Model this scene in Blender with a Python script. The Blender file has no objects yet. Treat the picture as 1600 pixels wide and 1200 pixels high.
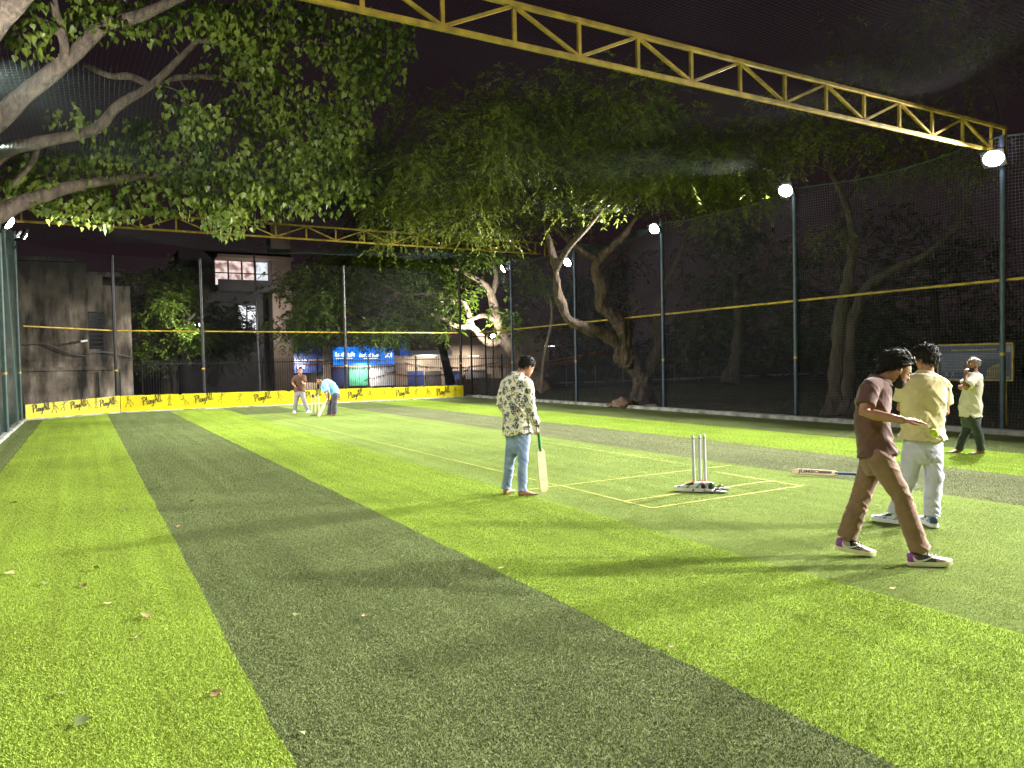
import bpy, bmesh, math, random
import numpy as np
from mathutils import Vector, Matrix, noise
from mathutils.bvhtree import BVHTree
R = math.radians
scene = bpy.context.scene
COL = scene.collection

# ------------------------------------------------------------------ camera, sky, exposure
cam_d = bpy.data.cameras.new('camera')
cam = bpy.data.objects.new('camera', cam_d); COL.objects.link(cam)
cam_d.sensor_width = 36.0
cam_d.lens = 26.325
cam_d.clip_end = 2000.0
CAM_ROT = Matrix(((0.867596, 0.032620, -0.496198), (-0.496868, 0.016760, -0.867664), (-0.019987, 0.999327, 0.030749)))
cam.matrix_world = Matrix.Translation((0, 0, 1.68)) @ CAM_ROT.to_4x4()
scene.camera = cam

world = bpy.data.worlds.new('World'); scene.world = world; world.use_nodes = True
wn = world.node_tree; wn.nodes.clear()
w_out = wn.nodes.new('ShaderNodeOutputWorld')
w_bg = wn.nodes.new('ShaderNodeBackground')
w_bg.inputs['Strength'].default_value = 1.0
tc = wn.nodes.new('ShaderNodeTexCoord')
sx = wn.nodes.new('ShaderNodeSeparateXYZ')
rm = wn.nodes.new('ShaderNodeValToRGB')
rm.color_ramp.elements[0].position = 0.0; rm.color_ramp.elements[0].color = (0.0165, 0.0090, 0.0115, 1)
rm.color_ramp.elements[1].position = 0.7; rm.color_ramp.elements[1].color = (0.0105, 0.0062, 0.0086, 1)
wn.links.new(tc.outputs['Generated'], sx.inputs[0])
wn.links.new(sx.outputs['Z'], rm.inputs[0])
wn.links.new(rm.outputs[0], w_bg.inputs['Color'])
wn.links.new(w_bg.outputs[0], w_out.inputs['Surface'])

vs = scene.view_settings
vs.view_transform = 'Standard'; vs.look = 'None'; vs.gamma = 1.0; vs.exposure = 0.0
vs.use_curve_mapping = False
scene.render.engine = 'CYCLES'
cy = scene.cycles
cy.use_denoising = True
cy.use_adaptive_sampling = True; cy.adaptive_threshold = 0.015
cy.max_bounces = 6; cy.diffuse_bounces = 3; cy.glossy_bounces = 2; cy.transmission_bounces = 3; cy.transparent_max_bounces = 8
cy.caustics_reflective = False; cy.caustics_refractive = False
cy.sample_clamp_indirect = 4.0
LAMP_POWER = 1520.0
LAMP_COLOUR = (1.0, 0.97, 0.88)

# ------------------------------------------------------------------ helpers
rng = np.random.default_rng(7)
random.seed(11)

def tag(o, label=None, cat=None, group=None, kind=None):
    if label: o['label'] = label
    if cat: o['category'] = cat
    if group: o['group'] = group
    if kind: o['kind'] = kind
    return o

def wl(o):
    p = Vector((0, 0, 0))
    while o is not None:
        p = p + o.location; o = o.parent
    return p

def empty(name, loc, label=None, cat=None, group=None):
    o = bpy.data.objects.new(name, None); COL.objects.link(o)
    o.location = loc; o.empty_display_size = 0.2
    return tag(o, label, cat, group)

def link_mesh(name, me, mats, parent=None, smooth=False):
    for m in (mats if isinstance(mats, (list, tuple)) else [mats]): me.materials.append(m)
    if smooth: me.polygons.foreach_set('use_smooth', [True] * len(me.polygons))
    o = bpy.data.objects.new(name, me); COL.objects.link(o)
    if parent is not None: o.parent = parent
    return o

def nmesh(name, V, F):
    """fast mesh from arrays: V (n,3), F (m,k)"""
    me = bpy.data.meshes.new(name)
    V = np.ascontiguousarray(V, dtype=np.float32); F = np.ascontiguousarray(F, dtype=np.int32)
    k = F.shape[1]
    me.vertices.add(len(V)); me.vertices.foreach_set('co', V.ravel())
    me.loops.add(F.size); me.loops.foreach_set('vertex_index', F.ravel())
    me.polygons.add(len(F))
    me.polygons.foreach_set('loop_start', np.arange(0, F.size, k, dtype=np.int32))
    me.polygons.foreach_set('loop_total', np.full(len(F), k, dtype=np.int32))
    me.update(calc_edges=True)
    return me

def frame_from(z, ref=Vector((0, 0, 1))):
    z = Vector(z).normalized()
    if abs(z.dot(ref)) > 0.97: ref = Vector((1, 0, 0)) if abs(z.x) < 0.9 else Vector((0, 1, 0))
    x = ref.cross(z).normalized(); y = z.cross(x)
    return x, y, z

class MB:
    def __init__(s): s.v = []; s.f = []; s.m = []
    def add(s, vs, fs, mi=0):
        b = len(s.v); s.v.extend([tuple(p) for p in vs])
        s.f.extend([tuple(b + i for i in f) for f in fs]); s.m.extend([mi] * len(fs))
    def box(s, c, size, rot=None, mi=0):
        hx, hy, hz = [t / 2 for t in size]; c = Vector(c)
        vs = [Vector((x, y, z)) for x in (-hx, hx) for y in (-hy, hy) for z in (-hz, hz)]
        if rot is not None: vs = [rot @ p for p in vs]
        s.add([c + p for p in vs], [(0, 1, 3, 2), (4, 6, 7, 5), (0, 4, 5, 1), (2, 3, 7, 6), (0, 2, 6, 4), (1, 5, 7, 3)], mi)
    def box2(s, a, b, mi=0):
        s.box([(a[i] + b[i]) / 2 for i in range(3)], [abs(b[i] - a[i]) for i in range(3)], None, mi)
    def bar(s, a, b, w, h, mi=0, ref=Vector((0, 0, 1))):
        a = Vector(a); b = Vector(b); x, y, z = frame_from(b - a, ref)
        M = Matrix((x, y, z)).transposed()
        s.box((a + b) / 2, (w, h, (b - a).length), M, mi)
    def tube(s, pts, rad, n=8, mi=0, caps=True, ratio=1.0, ref=Vector((0, 0, 1)), rnd=False):
        pts = [Vector(p) for p in pts]
        if not isinstance(rad, (list, tuple)): rad = [rad] * len(pts)
        rad = list(rad)
        if rnd:   # rounded ends
            d0 = (pts[0] - pts[1]).normalized(); d1 = (pts[-1] - pts[-2]).normalized()
            pts = [pts[0] + d0 * rad[0] * .95, pts[0] + d0 * rad[0] * .6] + pts + [pts[-1] + d1 * rad[-1] * .6, pts[-1] + d1 * rad[-1] * .95]
            rad = [rad[0] * .3, rad[0] * .8] + rad + [rad[-1] * .8, rad[-1] * .3]
        vs = []; x0 = None
        for i, p in enumerate(pts):
            t = (pts[min(i + 1, len(pts) - 1)] - pts[max(i - 1, 0)])
            if t.length < 1e-9: t = Vector((0, 0, 1))
            t.normalize()
            if x0 is None: x, y, _ = frame_from(t, ref)
            else:
                x = (x0 - t * x0.dot(t)).normalized(); y = t.cross(x)
            x0 = x
            for k in range(n):
                a = 2 * math.pi * k / n
                vs.append(p + x * (math.cos(a) * rad[i]) + y * (math.sin(a) * rad[i] * ratio))
        fs = []
        for i in range(len(pts) - 1):
            for k in range(n):
                fs.append((i * n + k, i * n + (k + 1) % n, (i + 1) * n + (k + 1) % n, (i + 1) * n + k))
        if caps:
            fs.append(tuple(range(n - 1, -1, -1))); fs.append(tuple((len(pts) - 1) * n + k for k in range(n)))
        s.add(vs, fs, mi)
    def loft(s, secs, n=20, mi=0, power=2.0):
        """secs: (centre, xvec, yvec) ellipse rings, capped"""
        vs = []
        for c, xv, yv in secs:
            for k in range(n):
                a = 2 * math.pi * k / n; ca, sa = math.cos(a), math.sin(a)
                e = 2.0 / power
                vs.append(Vector(c) + Vector(xv) * (math.copysign(abs(ca) ** e, ca)) + Vector(yv) * (math.copysign(abs(sa) ** e, sa)))
        fs = []
        m = len(secs)
        for i in range(m - 1):
            for k in range(n):
                fs.append((i * n + k, i * n + (k + 1) % n, (i + 1) * n + (k + 1) % n, (i + 1) * n + k))
        fs.append(tuple(range(n - 1, -1, -1))); fs.append(tuple((m - 1) * n + k for k in range(n)))
        s.add(vs, fs, mi)
    def ball(s, c, r, n=10, mi=0, M=None):
        if not isinstance(r, (list, tuple)): r = (r, r, r)
        vs = []; fs = []; m = max(4, n // 2 + 1); c = Vector(c)
        for i in range(m + 1):
            th = math.pi * i / m
            for k in range(n):
                a = 2 * math.pi * k / n
                p = Vector((r[0] * math.sin(th) * math.cos(a), r[1] * math.sin(th) * math.sin(a), r[2] * math.cos(th)))
                vs.append(c + (M @ p if M is not None else p))
        for i in range(m):
            for k in range(n):
                fs.append((i * n + k, (i + 1) * n + k, (i + 1) * n + (k + 1) % n, i * n + (k + 1) % n))
        s.add(vs, fs, mi)
    def poly(s, pts, mi=0): s.add(pts, [tuple(range(len(pts)))], mi)
    def prism(s, pts, ext, mi=0):
        n = len(pts); e = Vector(ext); a = [Vector(p) for p in pts]
        s.add(a + [p + e for p in a], [tuple(range(n - 1, -1, -1)), tuple(range(n, 2 * n))] + [(i, (i + 1) % n, n + (i + 1) % n, n + i) for i in range(n)], mi)
    def mesh(s, name, off=Vector((0, 0, 0)), clean=False):
        me = bpy.data.meshes.new(name)
        me.from_pydata([(p[0] - off[0], p[1] - off[1], p[2] - off[2]) for p in s.v], [], s.f)
        if any(s.m): me.polygons.foreach_set('material_index', s.m)
        me.update()
        bm = bmesh.new(); bm.from_mesh(me)
        if clean: bmesh.ops.remove_doubles(bm, verts=bm.verts, dist=1e-5)
        bmesh.ops.recalc_face_normals(bm, faces=bm.faces); bm.to_mesh(me); bm.free()
        return me
    def build(s, name, mats, parent=None, smooth=False, bevel=0):
        off = wl(parent) if parent is not None else Vector((0, 0, 0))
        o = link_mesh(name, s.mesh(name, off), mats, parent, smooth)
        if bevel:
            m = o.modifiers.new('bevel', 'BEVEL'); m.width = bevel; m.segments = 2; m.limit_method = 'ANGLE'
        if smooth:
            try:
                o.data.set_sharp_from_angle(angle=R(50))
            except Exception: pass
        return o

def copy_tree(o, parent=None, loc=None, label=None):
    c = o.copy(); COL.objects.link(c); c.parent = parent
    if loc is not None: c.location = loc
    if label: c['label'] = label
    for ch in list(o.children): copy_tree(ch, c)
    return c

def catmull(pts, sub=6):
    pts = [Vector(p) for p in pts]; out = []
    if len(pts) < 3: return [pts[0].lerp(pts[-1], i / sub) for i in range(sub + 1)]
    for i in range(len(pts) - 1):
        p0 = pts[max(i - 1, 0)]; p1 = pts[i]; p2 = pts[i + 1]; p3 = pts[min(i + 2, len(pts) - 1)]
        for k in range(sub):
            t = k / sub
            out.append(0.5 * ((2 * p1) + (p2 - p0) * t + (2 * p0 - 5 * p1 + 4 * p2 - p3) * t * t + (3 * p1 - p0 - 3 * p2 + p3) * t ** 3))
    out.append(pts[-1]); return out

# ------------------------------------------------------------------ materials
def new_mat(name):
    m = bpy.data.materials.new(name); m.use_nodes = True
    nt = m.node_tree; b = nt.nodes['Principled BSDF']
    return m, nt, b

def pmat(name, col, rough=0.6, var=0.12, scale=6.0, bump=0.0, bscale=60.0, metal=0.0, spec=0.4, col2=None, detail=5.0, sheen=0.0, coord='Object'):
    """noise-varied principled material"""
    m, nt, b = new_mat(name); N = nt.nodes; L = nt.links
    t = N.new('ShaderNodeTexCoord')
    n = N.new('ShaderNodeTexNoise'); n.inputs['Scale'].default_value = scale; n.inputs['Detail'].default_value = detail
    L.new(t.outputs[coord], n.inputs['Vector'])
    r = N.new('ShaderNodeValToRGB')
    c2 = col2 or tuple(min(1, c * (1 + var)) for c in col)
    c1 = tuple(c * (1 - var) for c in col) if not col2 else col
    r.color_ramp.elements[0].position = 0.33; r.color_ramp.elements[0].color = (*c1, 1)
    r.color_ramp.elements[1].position = 0.67; r.color_ramp.elements[1].color = (*c2, 1)
    L.new(n.outputs['Fac'], r.inputs[0]); L.new(r.outputs[0], b.inputs['Base Color'])
    b.inputs['Roughness'].default_value = rough; b.inputs['Metallic'].default_value = metal
    b.inputs['Specular IOR Level'].default_value = spec
    if sheen: b.inputs['Sheen Weight'].default_value = sheen
    if bump:
        n2 = N.new('ShaderNodeTexNoise'); n2.inputs['Scale'].default_value = bscale; n2.inputs['Detail'].default_value = 4
        L.new(t.outputs[coord], n2.inputs['Vector'])
        bp = N.new('ShaderNodeBump'); bp.inputs['Strength'].default_value = bump; bp.inputs['Distance'].default_value = 0.02
        L.new(n2.outputs['Fac'], bp.inputs['Height']); L.new(bp.outputs[0], b.inputs['Normal'])
    return m

def emat(name, col, strength):
    m, nt, b = new_mat(name)
    b.inputs['Base Color'].default_value = (*col, 1); b.inputs['Emission Color'].default_value = (*col, 1)
    b.inputs['Emission Strength'].default_value = strength; b.inputs['Roughness'].default_value = 0.5
    return m

def leaf_mat(name, c1, c2, trans=0.45, scale=1.3, rough=0.45):
    m = bpy.data.materials.new(name); m.use_nodes = True; nt = m.node_tree; nt.nodes.clear(); N = nt.nodes; L = nt.links
    o = N.new('ShaderNodeOutputMaterial'); g = N.new('ShaderNodeNewGeometry')
    n = N.new('ShaderNodeTexNoise'); n.inputs['Scale'].default_value = scale; n.inputs['Detail'].default_value = 6
    r = N.new('ShaderNodeValToRGB'); r.color_ramp.elements[0].position = .3; r.color_ramp.elements[1].position = .7
    r.color_ramp.elements[0].color = (*c1, 1); r.color_ramp.elements[1].color = (*c2, 1)
    L.new(g.outputs['Position'], n.inputs['Vector']); L.new(n.outputs['Fac'], r.inputs[0])
    p = N.new('ShaderNodeBsdfPrincipled'); p.inputs['Roughness'].default_value = rough; p.inputs['Specular IOR Level'].default_value = .35
    t = N.new('ShaderNodeBsdfTranslucent'); mx = N.new('ShaderNodeMixShader'); mx.inputs[0].default_value = trans
    L.new(r.outputs[0], p.inputs['Base Color']); L.new(r.outputs[0], t.inputs['Color'])
    L.new(p.outputs[0], mx.inputs[1]); L.new(t.outputs[0], mx.inputs[2]); L.new(mx.outputs[0], o.inputs[0])
    return m

# stripes of the artificial turf, by position across (X) and along (Y) the court
def turf_mat(name, fibre):
    m, nt, b = new_mat(name); N = nt.nodes; L = nt.links
    g = N.new('ShaderNodeNewGeometry'); s = N.new('ShaderNodeSeparateXYZ'); L.new(g.outputs['Position'], s.inputs[0])
    nz = N.new('ShaderNodeTexNoise'); nz.inputs['Scale'].default_value = 1.2; nz.inputs['Detail'].default_value = 3
    L.new(g.outputs['Position'], nz.inputs['Vector'])
    wob = N.new('ShaderNodeMath'); wob.operation = 'MULTIPLY_ADD'; wob.inputs[1].default_value = 0.07; L.new(nz.outputs['Fac'], wob.inputs[0]); L.new(s.outputs['X'], wob.inputs[2])
    mr = N.new('ShaderNodeMapRange'); mr.inputs['From Min'].default_value = -3.0; mr.inputs['From Max'].default_value = 17.0
    L.new(wob.outputs[0], mr.inputs['Value'])
    light = (0.250, 0.345, 0.050); dark = (0.148, 0.182, 0.072); mat = (0.262, 0.348, 0.098)
    if not fibre: mat = (0.115, 0.148, 0.040)   # pitch mat backing, darkened to paint in the shade between its fibres
    def ramp(stops):
        r = N.new('ShaderNodeValToRGB'); cr = r.color_ramp; cr.interpolation = 'CONSTANT'
        for i, (x, c) in enumerate(stops):
            p = (x + 3.0) / 20.0
            e = cr.elements[0] if i == 0 else (cr.elements[1] if i == 1 else cr.elements.new(p))
            e.position = p; e.color = (*c, 1)
        L.new(mr.outputs[0], r.inputs[0]); return r
    A = ramp([(-3, dark), (-1.25, light), (0.72, dark), (2.83, light), (4.79, mat), (8.79, (0.195, 0.215, 0.115)), (10.85, light), (13.2, dark)])
    B = ramp([(-3, dark), (-1.25, light), (0.72, dark), (2.83, light), (4.79, dark), (6.9, mat), (8.75, dark), (10.85, light), (13.2, dark)])
    gt = N.new('ShaderNodeMath'); gt.operation = 'GREATER_THAN'; gt.inputs[1].default_value = 27.0; L.new(s.outputs['Y'], gt.inputs[0])
    mx = N.new('ShaderNodeMix'); mx.data_type = 'RGBA'; L.new(gt.outputs[0], mx.inputs[0]); L.new(A.outputs[0], mx.inputs[6]); L.new(B.outputs[0], mx.inputs[7])
    # wear and fibre-direction patches
    n1 = N.new('ShaderNodeTexNoise'); n1.inputs['Scale'].default_value = 0.55; n1.inputs['Detail'].default_value = 6; n1.inputs['Roughness'].default_value = .62
    L.new(g.outputs['Position'], n1.inputs['Vector'])
    n2 = N.new('ShaderNodeTexNoise'); n2.inputs['Scale'].default_value = 130.0 if not fibre else 40.0; n2.inputs['Detail'].default_value = 3
    L.new(g.outputs['Position'], n2.inputs['Vector'])
    v1 = N.new('ShaderNodeMapRange'); v1.inputs['From Min'].default_value = .3; v1.inputs['From Max'].default_value = .7; v1.inputs['To Min'].default_value = .86; v1.inputs['To Max'].default_value = 1.12; L.new(n1.outputs['Fac'], v1.inputs['Value'])
    v2 = N.new('ShaderNodeMapRange'); v2.inputs['From Min'].default_value = .3; v2.inputs['From Max'].default_value = .7; v2.inputs['To Min'].default_value = .82; v2.inputs['To Max'].default_value = 1.18; L.new(n2.outputs['Fac'], v2.inputs['Value'])
    mu = N.new('ShaderNodeMath'); mu.operation = 'MULTIPLY'; L.new(v1.outputs[0], mu.inputs[0]); L.new(v2.outputs[0], mu.inputs[1])
    # roller streaks along the court and scuffed patches
    mp = N.new('ShaderNodeMapping'); mp.inputs['Scale'].default_value = (5.0, .22, 1); L.new(g.outputs['Position'], mp.inputs['Vector'])
    n4 = N.new('ShaderNodeTexNoise'); n4.inputs['Scale'].default_value = 1.0; n4.inputs['Detail'].default_value = 5; L.new(mp.outputs[0], n4.inputs['Vector'])
    v4 = N.new('ShaderNodeMapRange'); v4.inputs['From Min'].default_value = .3; v4.inputs['From Max'].default_value = .7; v4.inputs['To Min'].default_value = .88; v4.inputs['To Max'].default_value = 1.12; L.new(n4.outputs['Fac'], v4.inputs['Value'])
    mu4 = N.new('ShaderNodeMath'); mu4.operation = 'MULTIPLY'; L.new(mu.outputs[0], mu4.inputs[0]); L.new(v4.outputs[0], mu4.inputs[1]); mu = mu4
    if not fibre:
        m3 = N.new('ShaderNodeMath'); m3.operation = 'MULTIPLY'; m3.inputs[1].default_value = .95; L.new(mu.outputs[0], m3.inputs[0]); mu = m3
    vm = N.new('ShaderNodeVectorMath'); vm.operation = 'SCALE'; L.new(mx.outputs[2], vm.inputs[0]); L.new(mu.outputs[0], vm.inputs['Scale'])
    L.new(vm.outputs[0], b.inputs['Base Color'])
    b.inputs['Roughness'].default_value = .7; b.inputs['Specular IOR Level'].default_value = .1 if fibre else 0.0
    if not fibre:
        bp = N.new('ShaderNodeBump'); bp.inputs['Strength'].default_value = .6; bp.inputs['Distance'].default_value = .006
        L.new(n2.outputs['Fac'], bp.inputs['Height']); L.new(bp.outputs[0], b.inputs['Normal'])
    return m

M = {}
M['turf'] = turf_mat('turf', False); M['fibre'] = turf_mat('turf_fibre', True)
M['yellow_paint'] = pmat('yellow_paint', (0.33, 0.225, 0.03), .45, .35, 5, .25, 40)
M['line_paint'] = pmat('line_paint', (0.30, 0.285, 0.025), .8, .45, 14)
M['navy'] = pmat('navy_paint', (0.045, 0.065, 0.11), .4, .25, 5, .1, 30)
M['dark_metal'] = pmat('dark_metal', (0.018, 0.019, 0.022), .45, .3, 6)
M['green_metal'] = pmat('green_metal', (0.02, 0.05, 0.045), .5, .3, 6)
M['grey_metal'] = pmat('grey_metal', (0.30, 0.30, 0.31), .4, .15, 8, metal=.6)
M['black'] = pmat('black_plastic', (0.012, 0.012, 0.013), .5, .3, 9)
M['net_black'] = pmat('net_cord_dark', (0.115, 0.12, 0.155), .6, .2, 2)
M['net_dark'] = pmat('net_cord_black', (0.03, 0.032, 0.036), .7, .2, 2)
M['net_roof'] = pmat('net_cord_roof', (0.011, 0.022, 0.019), .7, .2, 2)
M['end_pole'] = pmat('end_pole_black', (.007, .0075, .009), .5, .3, 6)
M['net_green'] = pmat('net_cord_green', (0.022, 0.05, 0.042), .6, .2, 2)
M['concrete'] = pmat('kerb_concrete', (0.13, 0.14, 0.12), .88, .45, 3, .6, 30, col2=(0.47, 0.48, 0.44))
M['earth'] = pmat('earth', (0.035, 0.035, 0.014), .95, .4, .8, .8, 25, col2=(0.075, 0.062, 0.036))
M['asphalt'] = pmat('asphalt', (0.05, 0.05, 0.05), .9, .2, 3, .4, 60)
M['lens'] = emat('flood_lens', (1, .97, .92), 70); M['tube'] = emat('tube_glass', (1, .96, .9), 5)
M['white'] = pmat('white_paint', (0.75, 0.74, 0.71), .5, .08, 5)
M['black_ink'] = pmat('black_ink', (0.03, 0.028, 0.01), .6, .2, 20)

# ------------------------------------------------------------------ the ground
XL, XR, Y0, YB = -1.75, 16.4, -4.0, 32.0
def sheet(name, x0, x1, y0, y1, z, mat, nx=1, ny=1):
    b = MB()
    for i in range(nx):
        for j in range(ny):
            xa, xb = x0 + (x1 - x0) * i / nx, x0 + (x1 - x0) * (i + 1) / nx
            ya, yb = y0 + (y1 - y0) * j / ny, y0 + (y1 - y0) * (j + 1) / ny
            b.poly([(xa, ya, z), (xb, ya, z), (xb, yb, z), (xa, yb, z)])
    return tag(b.build(name, mat), kind='structure')
def earth_sheet():
    xs = np.concatenate([np.linspace(-400, -30, 8), np.linspace(-24, 60, 140), np.linspace(70, 500, 10)])
    ys = np.concatenate([np.linspace(-200, -10, 6), np.linspace(-6, 44.0, 90)])
    X, Y = np.meshgrid(xs, ys); Z = np.full(X.shape, -0.03)
    out = (X > XR + .3) | (X < XL - .5) | (Y > YB + .5)
    for i in range(X.shape[0]):
        for j in range(X.shape[1]):
            if out[i, j]: Z[i, j] = -.02 + .09 * noise.noise((X[i, j] * .35, Y[i, j] * .35, 3.1)) + .03 * noise.noise((X[i, j] * 1.3, Y[i, j] * 1.3, 7.1))
    V = np.stack([X, Y, Z], -1).reshape(-1, 3); ny, nx = X.shape
    idx = np.arange(ny * nx).reshape(ny, nx)
    F = np.stack([idx[:-1, :-1], idx[:-1, 1:], idx[1:, 1:], idx[1:, :-1]], -1).reshape(-1, 4)
    return tag(link_mesh('ground', nmesh('ground', V, F), M['earth'], smooth=True), kind='structure')
earth_sheet()
sheet('street', -400, 600, 44.0, 900, -0.9, M['asphalt'])
b = MB(); b.box2((-60, 43.75, -0.95), (90, 44.0, 0.12)); tag(b.build('retaining_edge', M['concrete']), kind='structure')
turf = sheet('turf', XL - .02, XR - .45, Y0, YB - .06, 0.0, M['turf'], 2, 4)

# fibres of the turf: one patch of blades laid out in a grid
def turf_fibres(name, on_mat, n, l0, l1, w0, w1, label):
    P = 0.5
    r = np.random.default_rng(3 + on_mat)
    c = r.uniform(-P / 2, P / 2, (n, 2)); a = r.uniform(0, 2 * np.pi, n)
    ln = r.uniform(l0, l1, n); lean = r.uniform(.35, 1.35, n); w = r.uniform(w0, w1, n)
    d = np.stack([np.cos(a), np.sin(a)], 1); s = np.stack([-d[:, 1], d[:, 0]], 1)
    tip_r = ln * np.sin(lean); tip_z = ln * np.cos(lean)
    curl = r.uniform(-.6, .6, n)[:, None]
    v0 = np.concatenate([c - s * w[:, None] / 2, np.zeros((n, 1))], 1)
    v1 = np.concatenate([c + s * w[:, None] / 2, np.zeros((n, 1))], 1)
    mid = c + d * (tip_r * .35)[:, None]
    v2 = np.concatenate([mid + s * w[:, None] * .5, (tip_z * .62)[:, None]], 1)
    v3 = np.concatenate([mid - s * w[:, None] * .5, (tip_z * .62)[:, None]], 1)
    tip = c + d * tip_r[:, None] + s * (curl * ln[:, None])
    v4 = np.concatenate([tip, tip_z[:, None]], 1)
    V = np.stack([v0, v1, v2, v3, v4], 1).reshape(-1, 3)
    k = np.arange(n)[:, None] * 5
    F = np.concatenate([k + np.array([[0, 1, 2]]), k + np.array([[0, 2, 3]]), k + np.array([[3, 2, 4]])], 0)
    o = link_mesh(name, nmesh('turf_patch', V, F), M['fibre'])
    ng = bpy.data.node_groups.new('lay_turf', 'GeometryNodeTree')
    ng.interface.new_socket('Geometry', in_out='INPUT', socket_type='NodeSocketGeometry')
    ng.interface.new_socket('Geometry', in_out='OUTPUT', socket_type='NodeSocketGeometry')
    N = ng.nodes; L = ng.links
    gi = N.new('NodeGroupInput'); go = N.new('NodeGroupOutput')
    nx = int((XR - .45 - XL) / P); ny = 72
    gr = N.new('GeometryNodeMeshGrid'); gr.inputs['Size X'].default_value = (nx - 1) * P; gr.inputs['Size Y'].default_value = (ny - 1) * P
    gr.inputs['Vertices X'].default_value = nx; gr.inputs['Vertices Y'].default_value = ny
    tr = N.new('GeometryNodeTransform'); tr.inputs['Translation'].default_value = (XL + nx * P / 2, YB - .1 - ny * P / 2, 0.001)
    L.new(gr.outputs['Mesh'], tr.inputs['Geometry'])
    # the pitch mat is a close-cropped carpet: its pile is laid separately
    po = N.new('GeometryNodeInputPosition'); se = N.new('ShaderNodeSeparateXYZ'); L.new(po.outputs[0], se.inputs[0])
    def cmp_(op, sock, val):
        c = N.new('FunctionNodeCompare'); c.data_type = 'FLOAT'; c.operation = op; L.new(sock, c.inputs[0]); c.inputs[1].default_value = val; return c.outputs[0]
    def both(a_, b_):
        c = N.new('FunctionNodeBooleanMath'); c.operation = 'AND'; L.new(a_, c.inputs[0]); L.new(b_, c.inputs[1]); return c.outputs[0]
    sel = both(both(cmp_('GREATER_THAN', se.outputs['X'], 4.8), cmp_('LESS_THAN', se.outputs['X'], 8.7)), cmp_('LESS_THAN', se.outputs['Y'], 27.0))
    if on_mat:
        inv = N.new('FunctionNodeBooleanMath'); inv.operation = 'NOT'; L.new(sel, inv.inputs[0]); sel = inv.outputs[0]
    dg_ = N.new('GeometryNodeDeleteGeometry'); dg_.domain = 'POINT'; L.new(tr.outputs[0], dg_.inputs['Geometry']); L.new(sel, dg_.inputs['Selection']); tr = dg_
    ip = N.new('GeometryNodeInstanceOnPoints'); L.new(tr.outputs[0], ip.inputs['Points']); L.new(gi.outputs[0], ip.inputs['Instance'])
    rv = N.new('FunctionNodeRandomValue'); rv.data_type = 'INT'; rv.inputs[4].default_value = 0; rv.inputs[5].default_value = 3; rv.inputs['Seed'].default_value = 4
    mu = N.new('ShaderNodeMath'); mu.operation = 'MULTIPLY'; mu.inputs[1].default_value = math.pi / 2; L.new(rv.outputs[2], mu.inputs[0])
    cx = N.new('ShaderNodeCombineXYZ'); L.new(mu.outputs[0], cx.inputs['Z'])
    L.new(cx.outputs[0], ip.inputs['Rotation']); L.new(ip.outputs[0], go.inputs[0])
    md = o.modifiers.new('lay', 'NODES'); md.node_group = ng
    return tag(o, label, 'turf', kind='stuff')
turf_fibres('turf_fibres', 0, 9500, .007, .0135, .002, .0036, 'short curly artificial turf fibres of the light and dark stripes')
turf_fibres('mat_fibres', 1, 11000, .0035, .0065, .0016, .0028, 'close-cropped pale green pile of the pitch mat')

# yellow crease and pitch lines, painted on the pile
def line(name, a, b_, w=.024):
    a = Vector((*a, .0)); b_ = Vector((*b_, 0)); d = (b_ - a).normalized(); s = Vector((-d.y, d.x, 0)) * w / 2
    m = MB(); n = max(2, int((b_ - a).length / .05)); vs = []; fs = []
    for i in range(n + 1):
        p = a.lerp(b_, i / n); wob = .006 * noise.noise((p.x * 2, p.y * 2, 5)); ww = 1 + .35 * noise.noise((p.x * 9, p.y * 9, 1))
        for q in (-1, 1): vs.append((p.x + s.x * q * ww + d.y * wob, p.y + s.y * q * ww + d.x * wob, (.0055 if 4.76 < p.x < 8.74 else .0125) + .0015 * noise.noise((p.x * 30, p.y * 30, q))))
    for i in range(n): fs.append((2 * i, 2 * i + 1, 2 * i + 3, 2 * i + 2))
    m.add(vs, fs)
    return tag(m.build('crease_line', M['line_paint']), kind='structure')
for yc, sg in ((6.97, 1), (24.6, -1)):
    line('x', (5.47, yc), (7.95, yc)); line('x', (4.95, yc + 1.36 * sg), (8.62, yc + 1.36 * sg)); line('x', (5.47, yc - .5 * sg), (7.97, yc - .5 * sg))
    line('x', (5.47, yc - .5 * sg), (5.49, yc + 1.36 * sg)); line('x', (7.95, yc - .5 * sg), (7.95, yc + 1.0 * sg))
line('x', (5.46, 8.4), (5.40, 25.1), .02); line('x', (8.16, 8.4), (8.28, 23.2), .016)

# kerbs
def kerb(name, a, b_, w, h, seed):
    a = Vector(a); b_ = Vector(b_); d = (b_ - a).normalized(); s = Vector((-d.y, d.x, 0)); n = int((b_ - a).length / .25)
    prof = [(-w / 2, -.06), (-w / 2, h * .85), (-w / 2 + .025, h), (w / 2 - .025, h), (w / 2, h * .85), (w / 2, -.06)]
    m = MB(); vs = []; fs = []
    for i in range(n + 1):
        p = a.lerp(b_, i / n)
        for j, (u, z) in enumerate(prof):
            k = .014 * noise.noise((i * .9, j * 2.1, seed)); vs.append(p + s * (u + k) + Vector((0, 0, z + .016 * noise.noise((i * .7, j, seed + 4)) if z > 0 else z)))
    q = len(prof)
    for i in range(n):
        for j in range(q - 1): fs.append((i * q + j, i * q + j + 1, (i + 1) * q + j + 1, (i + 1) * q + j))
    m.add(vs, fs); return tag(m.build('kerb', M['concrete']), kind='structure')
kerb('kerb', (XR - .3, Y0, 0), (XR - .3, YB - .35, 0), .28, .10, 1)
kerb('kerb', (XL - .06, Y0, 0), (XL - .06, 29.9, 0), .2, .08, 2)
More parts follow.
